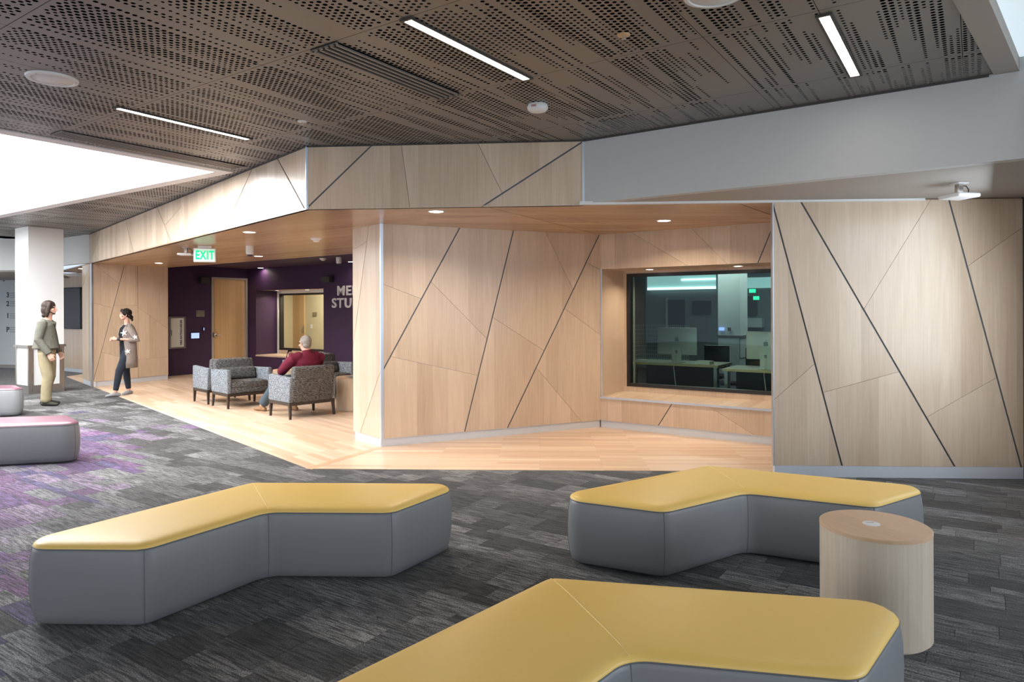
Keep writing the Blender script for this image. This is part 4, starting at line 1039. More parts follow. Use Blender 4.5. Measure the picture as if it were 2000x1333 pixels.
# ------------------------------------------------------------------ drum tables
def drum(loc, label, disc=True):
    t = tag(empty('drum_table', (loc[0], loc[1], loc[2] if len(loc) > 2 else 0), 0.4), label, 'table', 'round wooden drum tables')
    R, Hh = 0.252, 0.535; mb = MB(); n = 64
    prof = [(R - 0.012, 0.0), (R - 0.012, 0.012), (R, 0.012), (R, Hh - 0.018)]
    vs_ = []; 
    for i in range(len(prof) - 1):
        for k in range(n):
            a0, a1 = 2 * math.pi * k / n, 2 * math.pi * (k + 1) / n
            q = [(prof[i][0], a0, prof[i][1]), (prof[i][0], a1, prof[i][1]), (prof[i + 1][0], a1, prof[i + 1][1]), (prof[i + 1][0], a0, prof[i + 1][1])]
            mb.poly([(r * math.cos(a), r * math.sin(a), z) for r, a, z in q], [(a * R + z * 0.0, z) for r, a, z in q])
    body = mb.build('drum_body', M['oak'], t); body.data.polygons.foreach_set('use_smooth', [True] * len(body.data.polygons)); auto_smooth(body, 40)
    tp = MB().lathe([(0.0, Hh), (R - 0.003, Hh), (R + 0.001, Hh - 0.003), (R + 0.001, Hh - 0.018), (R - 0.01, Hh - 0.018)][::-1], n=64).build('table_top', M['oak_top'], t)
    auto_smooth(tp, 30)
    if disc:
        d = auto_smooth(MB().lathe([(0.040, Hh - 0.001), (0.040, Hh + 0.003), (0.036, Hh + 0.0045), (0.0, Hh + 0.0045)], n=36).build('power_disc', M['whiteplastic'], t), 30)
        d.location = (-0.01, 0.01, 0)
        MB().box((-0.004, 0.010, Hh + 0.0047), (0.030, 0.005, 0.0005), -0.4).build('print_line', M['logo_grey'], d); MB().box((0.016, 0.004, Hh + 0.0047), (0.007, 0.007, 0.0005), -0.4).build('print_mark', M['blackplastic'], d)
    return t
drum((1.815, 3.425), 'round pale oak drum table with white disc beside the nearest yellow bench')
drum((-2.61, 11.12, 0.004), 'round wooden drum table right of the seated man, cut off by the wall', False)
drum((-4.12, 12.5, 0.004), 'round wooden drum table half hidden behind the seated man\'s elbow', False)
tag(rbox('magazine', (-2.55, 10.98, 0.004 + 0.535 + 0.0055), (0.2, 0.27, 0.009), M['logo_grey'], None, 0.001, 1, 0.5), 'dark magazine lying on the drum table beside the seated man', 'magazine')

# ------------------------------------------------------------------ lounge chairs
def make_chair(lumbar):
    t = empty('lounge_chair', (0, 0, 0.004))
    hw, hd = 0.39, 0.33
    tw_, tdk = M['tweed'], M['tweed_dark']
    for sx in (-1, 1):
        arm = MB()
        x0, x1 = sx * hw, sx * (hw - 0.075)
        pr = [(-hd, 0.245), (hd - 0.02, 0.245), (hd + 0.015, 0.62), (-hd + 0.01, 0.645)]     # side outline y,z (front is -y)
        vs_ = [(x0, y, z) for y, z in pr] + [(x1, y, z) for y, z in pr]
        arm.faces(vs_, [(0, 1, 2, 3), (7, 6, 5, 4), (0, 4, 5, 1), (1, 5, 6, 2), (2, 6, 7, 3), (3, 7, 4, 0)])
        o = arm.build('arm', tw_, t); 
        bm = bmesh.new(); bm.from_mesh(o.data); bmesh.ops.recalc_face_normals(bm, faces=bm.faces); bm.to_mesh(o.data); bm.free(); bevel(o, 0.018, 3)
    rbox('seat_base', (0, -0.01, 0.29), (2 * hw - 0.152, 2 * hd - 0.06, 0.09), tdk, t, 0.01)
    rbox('seat_cushion', (0, -0.04, 0.385), (2 * hw - 0.156, 2 * hd - 0.10, 0.11), tdk, t, 0.028, 3)
    bk = MB().box((0, 0, 0.27), (2 * hw - 0.10, 0.125, 0.54)).build('backrest', tdk, t); bevel(bk, 0.035, 3)
    bk.data.transform(Matrix.Translation((0, hd - 0.075, 0.245)) @ Matrix.Rotation(math.radians(-9), 4, 'X'))
    if lumbar:
        lp = MB().box((0, 0, 0), (2 * hw - 0.17, 0.10, 0.20)).build('lumbar_cushion', tdk, t); bevel(lp, 0.045, 4)
        lp.data.transform(Matrix.Translation((0, hd - 0.185, 0.545)) @ Matrix.Rotation(math.radians(-14), 4, 'X'))
    fr_ = MB()
    for y in (-hd + 0.025, hd - 0.045): fr_.box((0, y, 0.222), (2 * hw - 0.02, 0.04, 0.045))
    for x in (-hw + 0.03, hw - 0.03): fr_.box((x, -0.01, 0.222), (0.04, 2 * hd - 0.06, 0.045))
    fr_.build('base_frame', M['darkwood'], t)
    for sx in (-1, 1):
        for (y, dy) in ((-hd + 0.03, -0.005), (hd - 0.05, 0.025)):
            lg = MB(); x = sx * (hw - 0.032); a = 0.022; b = 0.014; xb = x + sx * 0.008
            vs_ = [(xb - b, y + dy - b, 0), (xb + b, y + dy - b, 0), (xb + b, y + dy + b, 0), (xb - b, y + dy + b, 0), (x - a, y - a, 0.243), (x + a, y - a, 0.243), (x + a, y + a, 0.243), (x - a, y + a, 0.243)]
            lg.faces(vs_, [(0, 3, 2, 1), (4, 5, 6, 7), (0, 1, 5, 4), (1, 2, 6, 5), (2, 3, 7, 6), (3, 0, 4, 7)]); lg.build('leg', M['darkwood'], t)
    return t
def place(t, x, y, f, label):
    f = Vector((f[0], f[1], 0)).normalized(); t.location = (x, y, 0.004); t.rotation_euler = (0, 0, math.atan2(f.x, -f.y))
    tag(t, label, 'chair', 'tweed lounge chairs')
ch = make_chair(False); chl = make_chair(True)
ch2 = copy_tree(ch); ch3 = copy_tree(ch); chl2 = copy_tree(chl)
place(ch, -3.245, 10.546, (-0.72, 0.69), 'grey tweed lounge chair with the man in burgundy sitting in it')
place(chl, -4.625, 11.667, (0.717, -0.697), 'empty grey tweed lounge chair facing the seated man, small cushion on its back')
place(ch2, -5.20, 12.23, (-0.717, 0.697), 'tweed lounge chair standing back to back with the empty cushioned chair')
place(chl2, -3.46, 12.76, (0.717, -0.697), 'dark tweed lounge chair behind the seated man beside the drum table')
place(ch3, -4.02, 13.36, (-0.7, -0.7), 'tweed lounge chair almost hidden behind the seated man, only an arm showing')

# ------------------------------------------------------------------ ceiling fixtures
def strip_light(p0, p1, label):
    p0 = Vector(p0); p1 = Vector(p1); c = (p0 + p1) / 2; L = (p1 - p0).length; rz = math.atan2((p1 - p0).y, (p1 - p0).x)
    t = tag(empty('ceiling_light', (c.x, c.y, ZC), rz), label, 'light', 'recessed linear ceiling lights')
    MB().box((0, 0, -0.004), (L, 0.056, 0.008)).build('diffuser', M['lamp'], t)
    f = MB(); f.box((0, 0.036, -0.005), (L + 0.05, 0.016, 0.012)); f.box((0, -0.036, -0.005), (L + 0.05, 0.016, 0.012)); f.box((L / 2 + 0.014, 0, -0.005), (0.022, 0.056, 0.012)); f.box((-L / 2 - 0.014, 0, -0.005), (0.022, 0.056, 0.012))
    f.build('frame', M['dark_grille'], t)
strip_light((-0.587, 3.897, 0), (0.109, 4.897, 0), 'long recessed ceiling light between the slot vent and smoke detector')
strip_light((1.775, 3.865, 0), (2.444, 4.849, 0), 'recessed ceiling light at the right near the plain ceiling edge')
strip_light((-3.204, 5.559, 0), (-2.542, 6.584, 0), 'thin recessed ceiling light at the left near the glowing ceiling')
def slot_vent(p0, p1, label, w_=0.24):
    p0 = Vector(p0); p1 = Vector(p1); c = (p0 + p1) / 2; L = (p1 - p0).length; rz = math.atan2((p1 - p0).y, (p1 - p0).x)
    t = tag(empty('slot_vent', (c.x, c.y, ZC), rz), label, 'vent', 'linear slot vents')
    MB().box((0, 0, -0.001), (L, w_, 0.006)).build('backing', M['black'], t)
    for k in range(5): MB().box((0, -w_ / 2 + 0.02 + k * (w_ - 0.04) / 4, -0.009), (L, 0.019, 0.012)).build('slat', M['metal_panel'], t)
    for sx in (-1, 1): MB().box((sx * (L / 2 - 0.008), 0, -0.009), (0.016, w_, 0.012)).build('end_cap', M['metal_panel'], t)
nv = E2 * -0.10
slot_vent(Vector((-1.162, 4.268, 0)) + nv * 0.2, Vector((-0.469, 5.288, 0)) + nv * 0.2, 'dark slotted ceiling vent beside the long recessed light')
v0 = atz(112, 257, ZC); v1 = atz(345, 302, ZC)
slot_vent(v0 + nv * 0.3, v0 + nv * 0.3 + E1 * 1.9, 'dark slotted ceiling vent running along the glowing ceiling panel')
sp = atz(102, 153, ZC)
t = tag(empty('ceiling_speaker', (sp.x, sp.y, ZC)), 'round white ceiling speaker at the upper left', 'speaker')
auto_smooth(MB().lathe([(0.0, -0.014), (0.125, -0.012), (0.13, -0.008), (0.13, 0.0)], n=40).build('grille', M['whiteplastic'], t), 50)
auto_smooth(MB().lathe([(0.13, -0.006), (0.135, -0.017), (0.158, -0.013), (0.163, 0.0)], n=40).build('rim', M['whiteplastic'], t), 50)
for k in range(3):
    a = 2.1 * k + 0.4; MB().lathe([(0.0, -0.0205), (0.005, -0.019), (0.006, -0.015)], (0.144 * math.cos(a), 0.144 * math.sin(a), 0), 10).build('screw', M['steel'], t)
sp = atz(1395, -14, ZC)
t = tag(empty('ceiling_speaker', (sp.x, sp.y, ZC)), 'round white ceiling speaker cut by the top edge of the picture', 'speaker')
auto_smooth(MB().lathe([(0.0, -0.014), (0.125, -0.012), (0.13, -0.008), (0.13, 0.0)], n=40).build('grille', M['whiteplastic'], t), 50)
auto_smooth(MB().lathe([(0.13, -0.006), (0.135, -0.017), (0.158, -0.013), (0.163, 0.0)], n=40).build('rim', M['whiteplastic'], t), 50)
M['red'] = simple('red_print', (0.45, 0.03, 0.03), 0.5)
sp = atz(1050, 205, ZC)
t = tag(empty('smoke_detector', (sp.x, sp.y, ZC)), 'white round fire alarm with red lettering on the metal ceiling', 'smoke detector')
auto_smooth(MB().lathe([(0.0, -0.060), (0.03, -0.060), (0.066, -0.052), (0.082, -0.036), (0.085, -0.02), (0.078, 0.0)], n=36).build('housing', M['whiteplastic'], t), 60)
mt_ = Matrix.Translation((-0.055, -0.068, -0.036)) @ Matrix.Rotation(math.radians(-28), 4, 'Z') @ Matrix.Rotation(math.radians(90), 4, 'X')
text_mesh('print', 'FIRE', 0.026, M['red'], t, mt_, 0.001)
def sprinkler(u, v, z, label):
    sp = atz(u, v, z); t = tag(empty('sprinkler', (sp.x, sp.y, z)), label, 'sprinkler', 'ceiling sprinklers')
    auto_smooth(MB().lathe([(0.0, -0.008), (0.036, -0.007), (0.040, 0.0)], n=24).build('escutcheon', M['door_wood'] if v < 100 else M['whiteplastic'], t), 60)
    MB().lathe([(0.0, -0.03), (0.012, -0.03), (0.014, -0.026), (0.006, -0.02), (0.006, -0.006)], n=12).build('head', M['steel'], t)
sprinkler(1218, 68, ZC, 'small copper coloured ceiling sprinkler near the top of the picture'); sprinkler(590, 237, ZC, 'tiny white ceiling sprinkler above the wooden fascia corner')
def downlight(u, v, z, label, energy=9, r=0.072):
    p = atz(u, v, z); t = tag(empty('downlight', (p.x, p.y, z)), label, 'light', 'round downlights in the soffit')
    MB().lathe([(0.0, -0.003), (r, -0.003), (r, 0.0)], n=28).build('lens', M['lamp_small'], t)
    auto_smooth(MB().lathe([(r, -0.001), (r, -0.006), (r + 0.012, -0.005), (r + 0.014, 0.0)], n=28).build('trim_ring', M['whiteplastic'], t), 50)
    l = bpy.data.lights.new('downlight_lamp', 'AREA'); l.shape = 'DISK'; l.size = r * 1.8; l.energy = energy; l.color = (1.0, 0.84, 0.66); l.spread = math.radians(150)
    o = bpy.data.objects.new('downlight_lamp', l); link(o, t); o.location = (0, 0, -0.008)
downlight(852, 413, ZS, 'round downlight in the soffit above the tall wood wall', 17)
downlight(1297, 431, ZS, 'round downlight in the soffit in front of the big window', 17)
downlight(487, 453.5, ZS, 'round downlight in the soffit above the lounge chairs', 8)
downlight(310, 514, ZS, 'round downlight above the woman in the cardigan', 8)
downlight(505, 500.5, ZS, 'small round downlight in the soffit beside the dome camera', 13)
downlight(509, 523.5, ZP, 'round downlight in the purple ceiling before the studio window', 2.5)
downlight(686, 511.5, ZP, 'round downlight in the purple ceiling beside the wooden wall edge', 3)
downlight(160, 525, ZS, 'round downlight in the corridor above the wall screen', 7)
for (nm, WR_, a, zz, od, lab) in (('l', WW, 0.55, ZH, -0.42, 'left downlight in the head of the big window recess'), ('r', WW, 1.75, ZH, -0.42, 'right downlight in the head of the big window recess'),
                             ('l', WPR, rA + 0.35, 2.166, -0.42, 'left downlight in the head of the studio window recess'), ('r', WPR, rA + 1.6, 2.166, -0.42, 'right downlight in the head of the studio window recess')):
    p = WR_.pt(a, zz, od); t = tag(empty('downlight', p), lab, 'light', 'recess downlights')
    MB().lathe([(0.0, -0.003), (0.05, -0.003), (0.05, 0.0)], n=24).build('lens', M['lamp_small'], t)
    MB().lathe([(0.05, -0.001), (0.05, -0.006), (0.062, -0.004), (0.063, 0.0)], n=24).build('trim_ring', M['whiteplastic'], t)
    l = bpy.data.lights.new('recess_lamp', 'AREA'); l.shape = 'DISK'; l.size = 0.09; l.energy = 4; l.color = (1.0, 0.82, 0.62); l.spread = math.radians(140)
    o = bpy.data.objects.new('recess_lamp', l); link(o, t); o.location = (0, 0, -0.008)
def ceil_dome(u, v, z, label, kind):
    p = atz(u, v, z)
    if kind == 'camera':
        t = tag(empty('dome_camera', (p.x, p.y, z)), label, 'camera', 'ceiling cameras')
        auto_smooth(MB().lathe([(0.06, 0.0), (0.06, -0.09), (0.058, -0.12), (0.045, -0.135)][::-1], n=24).build('housing', M['whiteplastic'], t), 50)
        auto_smooth(MB().lathe([(0.0, -0.165), (0.02, -0.162), (0.036, -0.15), (0.044, -0.133)], n=24).build('lens_dome', M['blackplastic'], t), 60)
    else:
        t = tag(empty('smoke_detector', (p.x, p.y, z)), label, 'smoke detector', 'lounge smoke detectors')
        auto_smooth(MB().lathe([(0.0, -0.05), (0.035, -0.05), (0.05, -0.03), (0.075, -0.018), (0.08, 0.0)], n=28).build('housing', M['whiteplastic'], t), 60)
        MB().lathe([(0.051, -0.031), (0.054, -0.030), (0.054, -0.026), (0.051, -0.027)], n=24).build('vent_ring', M['logo_grey'], t)
ceil_dome(488, 481, ZS, 'white dome camera hanging from the lounge soffit', 'camera'); ceil_dome(662, 503, ZP, 'white dome camera on the purple ceiling near the wall lettering', 'camera')
ceil_dome(618, 466, ZS, 'white smoke detector on the wooden lounge soffit', 'smoke'); ceil_dome(631, 505, ZP, 'white smoke detector on the purple ceiling', 'smoke')
def access_point(u, v, z, label):
    p = atz(u, v, z); t = tag(empty('wireless_access_point', (p.x, p.y, z), 0.2), label, 'access point', 'ceiling access points')
    o = MB().box((0, 0, -0.11), (0.22, 0.22, 0.035)).build('housing', M['whiteplastic'], t); bevel(o, 0.016, 3)
    rbox('bracket', (0, 0, -0.047), (0.045, 0.045, 0.094), M['steel'], t, 0.004)
    rbox('ceiling_plate', (0, 0, -0.004), (0.1, 0.1, 0.008), M['whiteplastic'], t, 0.002)
    MB().tube([(0.02, 0, -0.02), (0.07, 0, -0.022), (0.095, 0, -0.05), (0.09, 0, -0.095)], 0.005, 8).build('cable', M['blackplastic'], t, True)
access_point(1873, 358, ZW, 'white wireless access point under the soffit above the sliding panel'); access_point(363, 484, ZS, 'white wireless access point beside the hanging exit sign')
# exit sign
p = atz(400, 480, ZS)
ex = tag(empty('exit_sign', (p.x, p.y, ZS), 0.35), 'green lit EXIT sign hanging from the lounge soffit', 'exit sign')
M['sign_white'] = emit('sign_white', (0.70, 0.86, 0.78), 0.25); M['exit_text'] = emit('exit_letters', (0.0, 0.62, 0.26), 0.55)
rbox('housing', (0, 0, -0.15), (0.32, 0.05, 0.22), M['whiteplastic'], ex, 0.008); MB().box((0, -0.026, -0.15), (0.29, 0.003, 0.19)).build('face', M['sign_white'], ex)
rbox('canopy', (0, 0, -0.02), (0.2, 0.06, 0.04), M['whiteplastic'], ex, 0.006)
text_mesh('lettering', 'EXIT', 0.19, M['exit_text'], ex, Matrix.Translation((0, -0.029, -0.215)) @ Matrix.Rotation(math.radians(90), 4, 'X') @ Matrix.Diagonal((0.62, 1, 1, 1)), 0.002, 'CENTER', 1.15, 0.006)

# ------------------------------------------------------------------ things on the purple walls
def on_wall(fr, u, v, off=0.0): return fr.px(u, v, off)
c = WPL.px(344, 650); cb = tag(empty('fire_extinguisher_cabinet', WPL.pt(c[0], c[1])), 'silver framed wall cabinet reading FIRE EXTINGUISHER on the purple wall', 'cabinet')
hw_, hz_ = 0.20, 0.36
for (nm, a0, a1, z0, z1, o0, o1, mt) in (('cabinet_box', -hw_, hw_, -hz_, hz_, 0, 0.05, 'whiteplastic'), ('frame_side', -hw_ - 0.02, -hw_ + 0.03, -hz_, hz_, 0.05, 0.062, 'steel'), ('frame_side', hw_ - 0.03, hw_ + 0.02, -hz_, hz_, 0.05, 0.062, 'steel'), ('frame_rail', -hw_ - 0.02, hw_ + 0.02, hz_, hz_ + 0.04, 0.0, 0.062, 'steel'), ('frame_rail', -hw_ - 0.02, hw_ + 0.02, -hz_ - 0.04, -hz_, 0.0, 0.062, 'steel'), ('door_panel', -hw_ + 0.03, hw_ - 0.03, -hz_, hz_, 0.05, 0.056, 'sign_white' if False else 'paper'), ('latch', -hw_ + 0.04, -hw_ + 0.055, -0.07, 0.07, 0.056, 0.07, 'logo_grey')):
    on(cb, wbox(WPL, nm, c[0] + a0, c[0] + a1, c[1] + z0, c[1] + z1, o0, o1, M[mt], None))
tm = wall_matrix(WPL, c[0] + 0.12, c[1] - 0.31, 0.058) @ Matrix.Rotation(math.radians(90), 4, 'Z')
on(cb, text_mesh('lettering', 'FIRE EXTINGUISHER', 0.072, M['blackplastic'], None, tm, 0.001, 'LEFT', 0.98, 0.002))
c = WPL.px(391, 613); sg = tag(empty('room_sign', WPL.pt(c[0], c[1])), 'grey room sign on the purple wall left of the door', 'sign')
on(sg, wbox(WPL, 'plate', c[0] - 0.115, c[0] + 0.115, c[1] - 0.085, c[1] + 0.085, 0, 0.012, M['steel'], None)); on(sg, wbox(WPL, 'print_line', c[0] - 0.09, c[0] - 0.02, c[1] - 0.03, c[1] - 0.022, 0.012, 0.0128, M['paper'], None)); on(sg, wbox(WPL, 'print_line', c[0] - 0.09, c[0] + 0.0, c[1] - 0.05, c[1] - 0.044, 0.012, 0.0128, M['paper'], None))
c = WPL.px(380.5, 656); tb = tag(empty('tablet', WPL.pt(c[0], c[1])), 'wall tablet with a lit blue screen beside the door', 'tablet')
on(tb, wbox(WPL, 'bezel', c[0] - 0.13, c[0] + 0.13, c[1] - 0.09, c[1] + 0.09, 0, 0.02, M['blackplastic'], None, 0.006)); on(tb, wbox(WPL, 'screen', c[0] - 0.108, c[0] + 0.108, c[1] - 0.068, c[1] + 0.068, 0.02, 0.0215, M['screen_blue'], None))
c = WPL.px(397, 643); on_r = tag(empty('card_reader', WPL.pt(c[0], c[1])), 'small black card reader above the wall tablet', 'card reader')
on(on_r, wbox(WPL, 'body', c[0] - 0.03, c[0] + 0.03, c[1] - 0.05, c[1] + 0.05, 0, 0.025, M['blackplastic'], None, 0.006)); on(on_r, wbox(WPL, 'indicator', c[0] - 0.008, c[0] + 0.012, c[1] - 0.03, c[1] + 0.03, 0.025, 0.027, M['screen_blue'], None))
for fr, uu, vv, lab in ((WPL, 395, 548, 'black box speaker high on the purple wall left of the door'), (WPR, 645, 546, 'black box speaker on the purple wall above the lettering')):
    c = fr.px(uu, vv); s_ = tag(empty('wall_speaker', fr.pt(c[0], c[1])), lab, 'speaker', 'black wall speakers')
    on(s_, wbox(fr, 'cabinet', c[0] - 0.14, c[0] + 0.14, c[1] - 0.08, c[1] + 0.08, 0.03, 0.17, M['blackplastic'], None, 0.01)); on(s_, wbox(fr, 'grille', c[0] - 0.12, c[0] + 0.12, c[1] - 0.065, c[1] + 0.065, 0.17, 0.175, M['dark_grille'], None)); on(s_, wbox(fr, 'bracket', c[0] - 0.03, c[0] + 0.03, c[1] - 0.03, c[1] + 0.03, 0, 0.03, M['blackplastic'], None))
M['letter_grey'] = simple('pale_letters', (0.62, 0.60, 0.64), 0.45)
c = WPR.px(659, 577); c2 = WPR.px(649, 601)
lt = tag(empty('wall_lettering', WPR.pt(c[0], c[1])), 'pale raised letters MEDIA STUDIOS on the purple wall', 'lettering')
hcap = WPR.px(660, 558.5)[1] - c[1]
for (bd, cc) in (('MEDIA', c), ('STUDIOS', c2)):
    on(lt, text_mesh('lettering', bd, hcap / 0.72, M['letter_grey'], None, wall_matrix(WPR, cc[0], cc[1], 0.012) @ Matrix.Diagonal((1.16, 1, 1, 1)), 0.012, 'LEFT', 1.14, 0.008))
# corridor: wall screen, floor directory
c = WTV.px(126, 563); c1 = WTV.px(163.5, 643)
tv = tag(empty('wall_screen', WTV.pt((c[0] + c1[0]) / 2, 1.5)), 'large black wall screen on the wood wall right of the column', 'screen')
on(tv, wbox(WTV, 'bezel', c[0] - 0.9, c1[0], c1[1], c[1], 0.02, 0.08, M['blackplastic'], None, 0.006)); on(tv, wbox(WTV, 'display', c[0] - 0.88, c1[0] - 0.02, c1[1] + 0.02, c[1] - 0.02, 0.08, 0.083, M['frame_black'], None)); on(tv, wbox(WTV, 'mount', c[0] - 0.4, c[0], 1.4, 1.8, 0, 0.02, M['blackplastic'], None))
dirs = tag(empty('floor_directory', WFW.pt(*WFW.px(15, 620))), 'black floor numbers 3 2 1 P with small print on the white wall', 'lettering')
for ch_, vv in (('3', 581), ('2', 598), ('1', 621.5), ('P', 648.5)):
    q = WFW.px(12.5, vv); on(dirs, text_mesh('numeral', ch_, 0.20, M['blackplastic'], None, wall_matrix(WFW, q[0], q[1], 0.002), 0.002, 'LEFT', 1, 0.006))
    for k in range(3):
        q2 = WFW.px(19, vv - 8 + 4 * k); on(dirs, wbox(WFW, 'text_line', q2[0], q2[0] + 0.42, q2[1] - 0.008, q2[1] + 0.008, 0.001, 0.003, M['logo_grey'], None))
p = WFW.px(14.5, 541); dc = tag(empty('dome_camera', WFW.pt(p[0], p[1], 0.12)), 'dark dome camera on the far wall left of the column', 'camera')
dcm = Matrix.Translation((0, 0, 0)); MB().lathe([(0.09, 0.03), (0.09, 0.0)][::-1], n=20).build('base', M['blackplastic'], dc); auto_smooth(MB().lathe([(0.0, -0.12), (0.04, -0.11), (0.07, -0.06), (0.075, 0.0)], n=20).build('dome', M['whiteplastic'], dc), 60); MB().lathe([(0.0, -0.135), (0.03, -0.125), (0.035, -0.10)], n=16).build('lens', M['blackplastic'], dc)
rbox('wall_arm', (0.0, 0.06, 0.02), (0.04, 0.16, 0.04), M['blackplastic'], dc, 0)

# ------------------------------------------------------------------ people
def fuse(name, mb, voxel, mat, parent, it=4, open_mesh=False):
    """union of overlapping tapered volumes grown into one continuous skin"""
    me = mb.mesh(name); o = bpy.data.objects.new(name, me); COL.objects.link(o)
    r = o.modifiers.new('r', 'REMESH'); r.mode = 'VOXEL'; r.voxel_size = voxel
    s_ = o.modifiers.new('s', 'SMOOTH'); s_.factor = 0.5; s_.iterations = it
    dg = bpy.context.evaluated_depsgraph_get(); dg.update()
    me2 = bpy.data.meshes.new_from_object(o.evaluated_get(dg)); bpy.data.objects.remove(o); bpy.data.meshes.remove(me)
    me2.materials.clear(); me2.materials.append(mat); me2.polygons.foreach_set('use_smooth', [True] * len(me2.polygons))
    if not me2.uv_layers: me2.uv_layers.new(name='UVMap')
    o2 = bpy.data.objects.new(name, me2); link(o2, parent); return o2
def cloth(name, c1, c2, rough=0.85, sc=14):
    m, nt, b = new_mat(name); L = nt.links.new; b.inputs['Roughness'].default_value = rough; b.inputs['Specular IOR Level'].default_value = 0.2
    tc = N(nt, 'ShaderNodeTexCoord'); no = N(nt, 'ShaderNodeTexNoise'); no.inputs['Scale'].default_value = sc; no.inputs['Detail'].default_value = 4; no.inputs['Distortion'].default_value = 0.8
    L(tc.outputs['Object'], no.inputs['Vector']); mx = N(nt, 'ShaderNodeMix', data_type='RGBA'); mx.inputs[6].default_value = (*c1, 1); mx.inputs[7].default_value = (*c2, 1)
    L(no.outputs['Fac'], mx.inputs[0]); L(mx.outputs[2], b.inputs['Base Color'])
    bp = N(nt, 'ShaderNodeBump'); bp.inputs['Strength'].default_value = 0.55; bp.inputs['Distance'].default_value = 0.02; L(no.outputs['Fac'], bp.inputs['Height']); L(bp.outputs[0], b.inputs['Normal'])
    return m
M['jacket'] = cloth('olive_grey_jacket', (0.105, 0.102, 0.083), (0.165, 0.16, 0.13)); M['khaki'] = cloth('khaki_trousers', (0.24, 0.20, 0.12), (0.335, 0.285, 0.18), sc=10)
M['brown_hair'] = cloth('dark_brown_hair', (0.022, 0.015, 0.011), (0.055, 0.037, 0.028), 0.5, 30); M['black_hair'] = cloth('black_hair', (0.010, 0.007, 0.006), (0.025, 0.018, 0.015), 0.45, 30)
M['grey_hair'] = cloth('grey_hair', (0.11, 0.095, 0.085), (0.40, 0.375, 0.35), 0.7, 16); M['shoe_dark'] = cloth('dark_shoe', (0.03, 0.027, 0.022), (0.06, 0.055, 0.045)); M['shoe_brown'] = cloth('brown_shoe', (0.22, 0.12, 0.06), (0.32, 0.18, 0.10), 0.5)
M['cardigan'] = cloth('taupe_cardigan', (0.20, 0.16, 0.14), (0.29, 0.24, 0.21), sc=20); M['black_top'] = cloth('black_top', (0.008, 0.008, 0.010), (0.016, 0.016, 0.02)); M['navy_jeans'] = cloth('dark_jeans', (0.014, 0.018, 0.028), (0.03, 0.036, 0.05)); M['jeans'] = cloth('blue_grey_jeans', (0.05, 0.075, 0.095), (0.085, 0.115, 0.14))
M['burgundy'] = cloth('burgundy_sweater', (0.105, 0.010, 0.026), (0.16, 0.018, 0.042), sc=9); M['star'] = simple('white_star', (0.80, 0.80, 0.78), 0.7); M['eye'] = simple('dark_eye', (0.02, 0.015, 0.012), 0.2); M['sneaker'] = cloth('grey_sneaker', (0.20, 0.20, 0.21), (0.42, 0.42, 0.43), sc=60)
M['lips'] = simple('lips', (0.45, 0.18, 0.15), 0.5)
def hand(mb, wrist, d, pn, side, curl=0.5, s=1.0):
    """palm + five fingers; d pointing to the fingertips, pn palm normal, side = thumb side (+1/-1)"""
    d = Vector(d).normalized(); pn = Vector(pn); pn = (pn - d * pn.dot(d)).normalized(); x = d.cross(pn) * side; W = Vector(wrist)
    mb.tube([W, W + d * 0.04 * s, W + d * 0.085 * s], [(0.027 * s, 0.02 * s), (0.040 * s, 0.017 * s), (0.041 * s, 0.014 * s)], 12, side=x)
    for k, (off, ln) in enumerate(((0.030, 0.070), (0.010, 0.080), (-0.011, 0.074), (-0.031, 0.058))):
        b = W + d * 0.085 * s + x * off * s; pts = [b - d * 0.015 * s]; a = 0.0; p = b
        for seg, f in enumerate((0.45, 0.32, 0.23)):
            pts.append(p.copy()); a += curl * (0.6 if seg == 0 else 0.8); p = p + (d * math.cos(a) + pn * math.sin(a)) * ln * s * f
        pts.append(p); mb.tube(pts, [0.0095 * s] * 3 + [0.0085 * s, 0.0070 * s], 8)
    tb = W + d * 0.030 * s + x * 0.030 * s
    mb.tube([tb - x * 0.01 * s, tb + (x * 0.6 + d * 0.6 + pn * 0.25) * 0.035 * s, tb + (x * 0.6 + d * 1.2 + pn * 0.6) * 0.045 * s], [0.013 * s, 0.011 * s, 0.008 * s], 8)
def head(mb, c, yaw=0.0, pitch=0.0, s=1.0, nose=1.0):
    m = Matrix.Translation(c) @ Matrix.Rotation(yaw, 4, 'Z') @ Matrix.Rotation(pitch, 4, 'X') @ Matrix.Scale(s, 4); r3 = m.to_3x3()
    P_ = lambda x, y, z: m @ Vector((x, y, z))
    mb.ball(P_(0, 0.012, 0.022), (0.074 * s, 0.092 * s, 0.092 * s), 18); mb.ball(P_(0, -0.022, -0.030), (0.060 * s, 0.066 * s, 0.080 * s), 16, )
    mb.ball(P_(0, -0.055, -0.082), (0.034 * s, 0.030 * s, 0.026 * s), 12)               # chin
    mb.ball(P_(0, -0.036, -0.072), (0.050 * s, 0.052 * s, 0.036 * s), 14)                 # jaw
    mb.tube([P_(0, -0.083, 0.018), P_(0, -0.096, -0.008), P_(0, -0.107 * nose, -0.028), P_(0, -0.090, -0.036)], [0.008 * s, 0.010 * s, 0.013 * s, 0.010 * s], 8)
    mb.tube([P_(-0.038, -0.072, 0.030), P_(0, -0.085, 0.031), P_(0.038, -0.072, 0.030)], 0.009 * s, 8)   # brow
    mb.tube([P_(-0.018, -0.083, -0.058), P_(0, -0.089, -0.057), P_(0.018, -0.083, -0.058)], 0.008 * s, 8)
    for sx in (-1, 1):
        mb.ball(P_(sx * 0.045, -0.062, -0.025), 0.022 * s, 10)
        mb.tube([P_(sx * 0.073, 0.010, 0.018), P_(sx * 0.081, 0.018, 0.008), P_(sx * 0.076, 0.010, -0.028)], [(0.013 * s, 0.006 * s)] * 3, 8)
    return m
